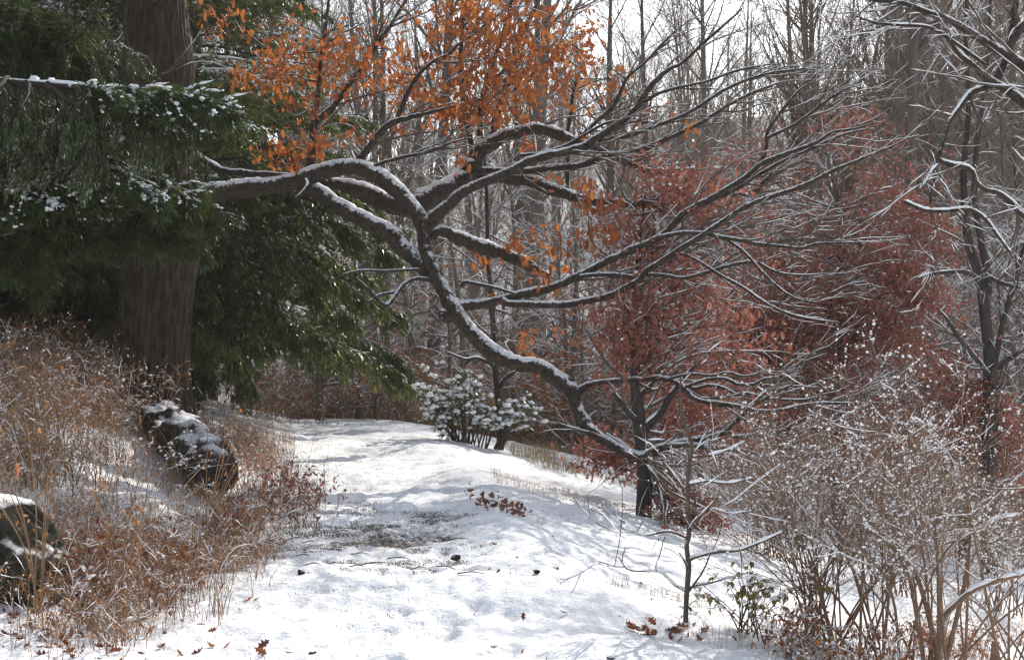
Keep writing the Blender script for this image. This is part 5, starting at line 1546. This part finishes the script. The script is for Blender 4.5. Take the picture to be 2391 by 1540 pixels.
# ------------------------------------------------------------------ fallen leaves, sticks, grass
pv, pf = oak_leaf()
FL = [mesh_np('fallen_leaf', pv * [1, 1, 1.6 + i], pf, M['fallen_leaf']) for i in range(2)]
def drop_leaf(u, v, label, group, s, r2, lift=.015):
    g = ray(u, v, 4.0)
    o = link('fallen_leaf', FL[int(r2.integers(0, 2))], None, (g[0], g[1], g[2] + lift), (r2.normal() * .7, r2.normal() * .6, r2.uniform(0, 6.28)), (s, s, s))
    return tag(o, label, 'leaf', group)
r2 = np.random.default_rng(17)
for j in range(95):
    u = abs(r2.normal()) * 260; v = 1545 - abs(r2.normal()) * 70 - max(0, 120 - u) * .4
    drop_leaf(u, v, 'curled brown leaf lying on the snow in the bottom left corner', 'fallen leaves at bottom left', r2.uniform(.05, .095), r2)
for j in range(14):
    drop_leaf(1490 + r2.normal() * 28, 1476 + r2.normal() * 9, 'brown fallen leaf among grass on the snow at lower right of the path', 'fallen leaves at lower right', r2.uniform(.06, .11), r2)
for j in range(12):
    drop_leaf(1600 + r2.normal() * 22, 1478 + r2.normal() * 9, 'russet fallen leaf on the snow below the thin sapling', 'fallen leaves below the sapling', r2.uniform(.06, .1), r2)
for j in range(22):
    drop_leaf(1480 + r2.uniform(-350, 150), 1400 + r2.uniform(-150, 120), 'single small dark leaf on the open snow right of the path', 'scattered leaves right of the path', r2.uniform(.03, .06), r2)
g = ray(1160, 1192)
root = empty('leaf_pile', tuple(g), 'drift of russet leaves on the right edge of the path', 'leaf pile')
for j in range(110):
    q = r2.random()
    u = np.interp(q, [0, .25, .6, 1], [1085, 1120, 1170, 1220]) + r2.normal() * 8; v = np.interp(q, [0, .25, .6, 1], [1166, 1178, 1190, 1207]) + r2.normal() * 4.5
    if q < .2 and r2.random() < .4: continue
    h_ = ray(u, v, 8)
    s = r2.uniform(.045, .085)
    link('leaf', FL[j % 2], root, tuple(h_ - g + [0, 0, .02 + .04 * abs(r2.normal())]), (r2.normal() * .8, r2.normal() * .7, r2.uniform(0, 6.28)), (s, s, s))
# hanging leaf and single leaves on twigs
g = at(38, 1098, 8.6)
q = resample(np.array([np.append(g + [-.25, .1, .05], .004), np.append(g + [-.06, .02, .09], .003), np.append(g + [0, 0, .06], .0018)]), 10)
root = empty('leafy_twig', tuple(g), 'twig with one long orange leaf hanging at the left edge above the boulder', 'twig')
V, Fs = tubes([(q[None, :, :3] - g, q[None, :, 3])], [5]); link('stem', mesh_np('stem', V, Fs, M['bramble']), root)
q2 = resample(np.array([np.append(g + [-.25, .1, .05], .006), np.append(g + [-.45, .2, -.3], .008), np.append(np.array([g[0] - .5, g[1] + .3, float(height(g[0] - .5, g[1] + .3)) - .05]), .008)]), 12)
V, Fs = tubes([(q2[None, :, :3] - g, q2[None, :, 3])], [6]); link('stem', mesh_np('stem', V, Fs, M['bramble']), root)
sl_v, sl_f = small_leaf()
link('leaf', mesh_np('leaf', sl_v * [1, .75, 1], sl_f, M['orange_leaf']), root, (0, 0, .06), (R(20), R(80), R(60)), (.13, .13, .13))

# sticks on the path
LT = 'thin dark stick lying on the trodden snow of the path'
for j in range(14):
    u = r2.uniform(640, 1100); v = r2.uniform(1235, 1345)
    g = ray(u, v, 7)
    a = r2.normal() * .5; L = r2.uniform(.03, .11)
    p = np.array([[-L * math.cos(a), -L * math.sin(a) , 0, .004], [0.01, .02, .012, .004], [L * math.cos(a), L * math.sin(a), .004, .002]])
    q = resample(p, 7)
    V, Fs = tubes([(q[None, :, :3], q[None, :, 3])], [5])
    o = link('fallen_stick', mesh_np('fallen_stick', V, Fs, M['twig_bark']), None, tuple(g + [0, 0, .012]))
    tag(o, LT, 'stick', 'sticks on the path')

def grass(name, pos, h, mat, seed, flat=0.0, wid=.0022):
    r3 = np.random.default_rng(seed)
    n = len(pos)
    hh = r3.uniform(h[0], h[1], n)
    a = r3.uniform(0, 6.28, n); ln = r3.uniform(.1, .6 + flat, n) * hh
    tip = pos + np.stack([np.cos(a) * ln, np.sin(a) * ln, hh * (1 - .5 * flat)], -1)
    mid = (pos + tip) / 2 + np.stack([-np.cos(a) * ln * .15, -np.sin(a) * ln * .15, hh * .08], -1)
    P = np.stack([pos - [0, 0, .01], mid, tip], 1)
    V, Fs = tubes([(P, np.stack([np.full(n, wid), np.full(n, wid * .8), np.full(n, wid * .25)], 1))], [3])
    o = link(name, mesh_np(name, V, Fs, M[mat]))
    return tag(o, kind='stuff')
def on_ground(x, y, dz=0.0):
    return np.stack([x, y, height(x, y) + dz], -1)
r3 = np.random.default_rng(5)
# melted patch: short trampled grass showing through
x = -1.15 + r3.normal(size=15000) * .8; y = 11.8 + r3.normal(size=15000) * 1.4
cl = fbm(x, y, 61, 2.5, 3)
k = cl > .44
grass('trampled_grass', on_ground(x[k], y[k], -.02), (.01, .04), 'dark_grass', 1, flat=1.3, wid=.0022)
# tan grass along the berm and slope right of the path
t = 1.3 + np.abs(r3.normal(size=5000)) * 1.4; y = r3.uniform(7.2, 17, 5000); x = xc(y) + t
k = fbm(x, y, 71, .8, 3) > .60
grass('dead_grass', on_ground(x[k], y[k]), (.02, .13), 'dry_grass', 2, wid=.0014)
y = r3.uniform(20.5, 29, 7000); u = r3.uniform(1180, 1560, 7000); x = (u - 1195.5) / F * y
k = (fbm(x, y, 75, .7, 3) > .40) & (x - xc(y) > 2.4)
grass('dead_grass', on_ground(x[k], y[k]), (.05, .22), 'dry_grass', 3)
t = -1.0 - np.abs(r3.normal(size=9000)) * 1.6; y = r3.uniform(7.4, 22, 9000); x = xc(y) + t
k = fbm(x, y, 81, .9, 3) > .47
grass('dead_grass', on_ground(x[k], y[k]), (.05, .26), 'bramble', 4)
# flecks of litter over all the near snow
y = r3.uniform(6, 17, 1500); t = r3.normal(size=1500) * 1.6; x = xc(y) + t
grass('litter', on_ground(x, y, -.005), (.006, .03), 'dark_grass', 6, flat=1.4, wid=.002)

# ------------------------------------------------------------------ saplings that keep their tan leaves
LT2 = ['pale tan-leaved young beech', ]
def leafy_sapling(seed, H, leaf, nleaf, lsz=(.05, .09)):
    tm, cm, sm = bare_tree_protos(seed, H=H, r=.045, first=.12, style='low', snow=.6)
    r4 = np.random.default_rng(seed)
    co = np.empty(len(cm.vertices) * 3, np.float32); cm.vertices.foreach_get('co', co); co = co.reshape(-1, 3)
    p = co[r4.integers(0, len(co), nleaf)]
    g = fbm(p[:, 0] * 1.2 + p[:, 2], p[:, 1] * 1.2 + p[:, 2] * .7, seed, 1, 3)
    p = p[g > .42]
    V, Fs = leaves_at(p, r4, lsz, (0, 0, -1), .8, small_leaf())
    return tm, cm, sm, mesh_np('leaves', V, Fs, M[leaf])
SAP = [leafy_sapling(500, 3.2, 'tan_leaf', 2600), leafy_sapling(501, 2.6, 'orange_leaf', 2200), leafy_sapling(502, 3.8, 'tan_leaf', 3000)]
r4 = np.random.default_rng(23)
for j in range(50):
    if j < 34: u = r4.uniform(830, 1560); y = r4.uniform(27, 44)
    else: u = r4.uniform(2120, 2440); y = r4.uniform(27, 42)
    x = (u - 1195.5) / F * y
    tm, cm, sm, lm = SAP[int(r4.integers(0, 3))]
    lab = 'low sapling keeping its tan and orange leaves ' + ('beyond the crest under the oak limbs' if j < 34 else 'behind the dark twin-stemmed tree at right')
    root = empty('leafy_sapling', (x, y, float(height(x, y)) - .1), lab, 'sapling', 'leaf-keeping saplings under the oak limbs' if j < 34 else 'leaf-keeping saplings behind the dark tree', r4.uniform(0, 6.28))
    s = r4.uniform(.7, 1.15); root.scale = (s, s, s)
    link('trunk', tm, root); tag(link('twigs', cm, root), kind='stuff'); tag(link('leaves', lm, root), kind='stuff'); tag(link('twig_snow', sm, root), kind='stuff')


for nm in ('rock', 'log_bark'):
    M[nm].node_tree.nodes["Principled BSDF"].inputs['Specular IOR Level'].default_value = 0.06
    M[nm].node_tree.nodes["Principled BSDF"].inputs['Roughness'].default_value = 0.95

# ------------------------------------------------------------------ thin winter haze between the trees
def haze_box(density):
    x0, x1, y0, y1, z0, z1 = -2400, 2400, -20, 720, -9, 60
    V = np.array([(x, y, z) for x in (x0, x1) for y in (y0, y1) for z in (z0, z1)], float)
    Fq = np.array([(0, 1, 3, 2), (4, 6, 7, 5), (0, 4, 5, 1), (2, 3, 7, 6), (0, 2, 6, 4), (1, 5, 7, 3)])
    m = bpy.data.materials.new('haze'); m.use_nodes = True
    nt = m.node_tree; nt.nodes.clear()
    out = nt.nodes.new("ShaderNodeOutputMaterial"); pvn = nt.nodes.new("ShaderNodeVolumePrincipled")
    pvn.inputs['Color'].default_value = (0.95, 0.96, 0.98, 1)
    pvn.inputs['Density'].default_value = density
    pvn.inputs['Anisotropy'].default_value = 0.2
    nt.links.new(pvn.outputs[0], out.inputs['Volume'])
    o = link('haze', mesh_np('haze', V, [Fq], m, smooth=False))
    tag(o, kind='stuff')
haze_box(0.0007)
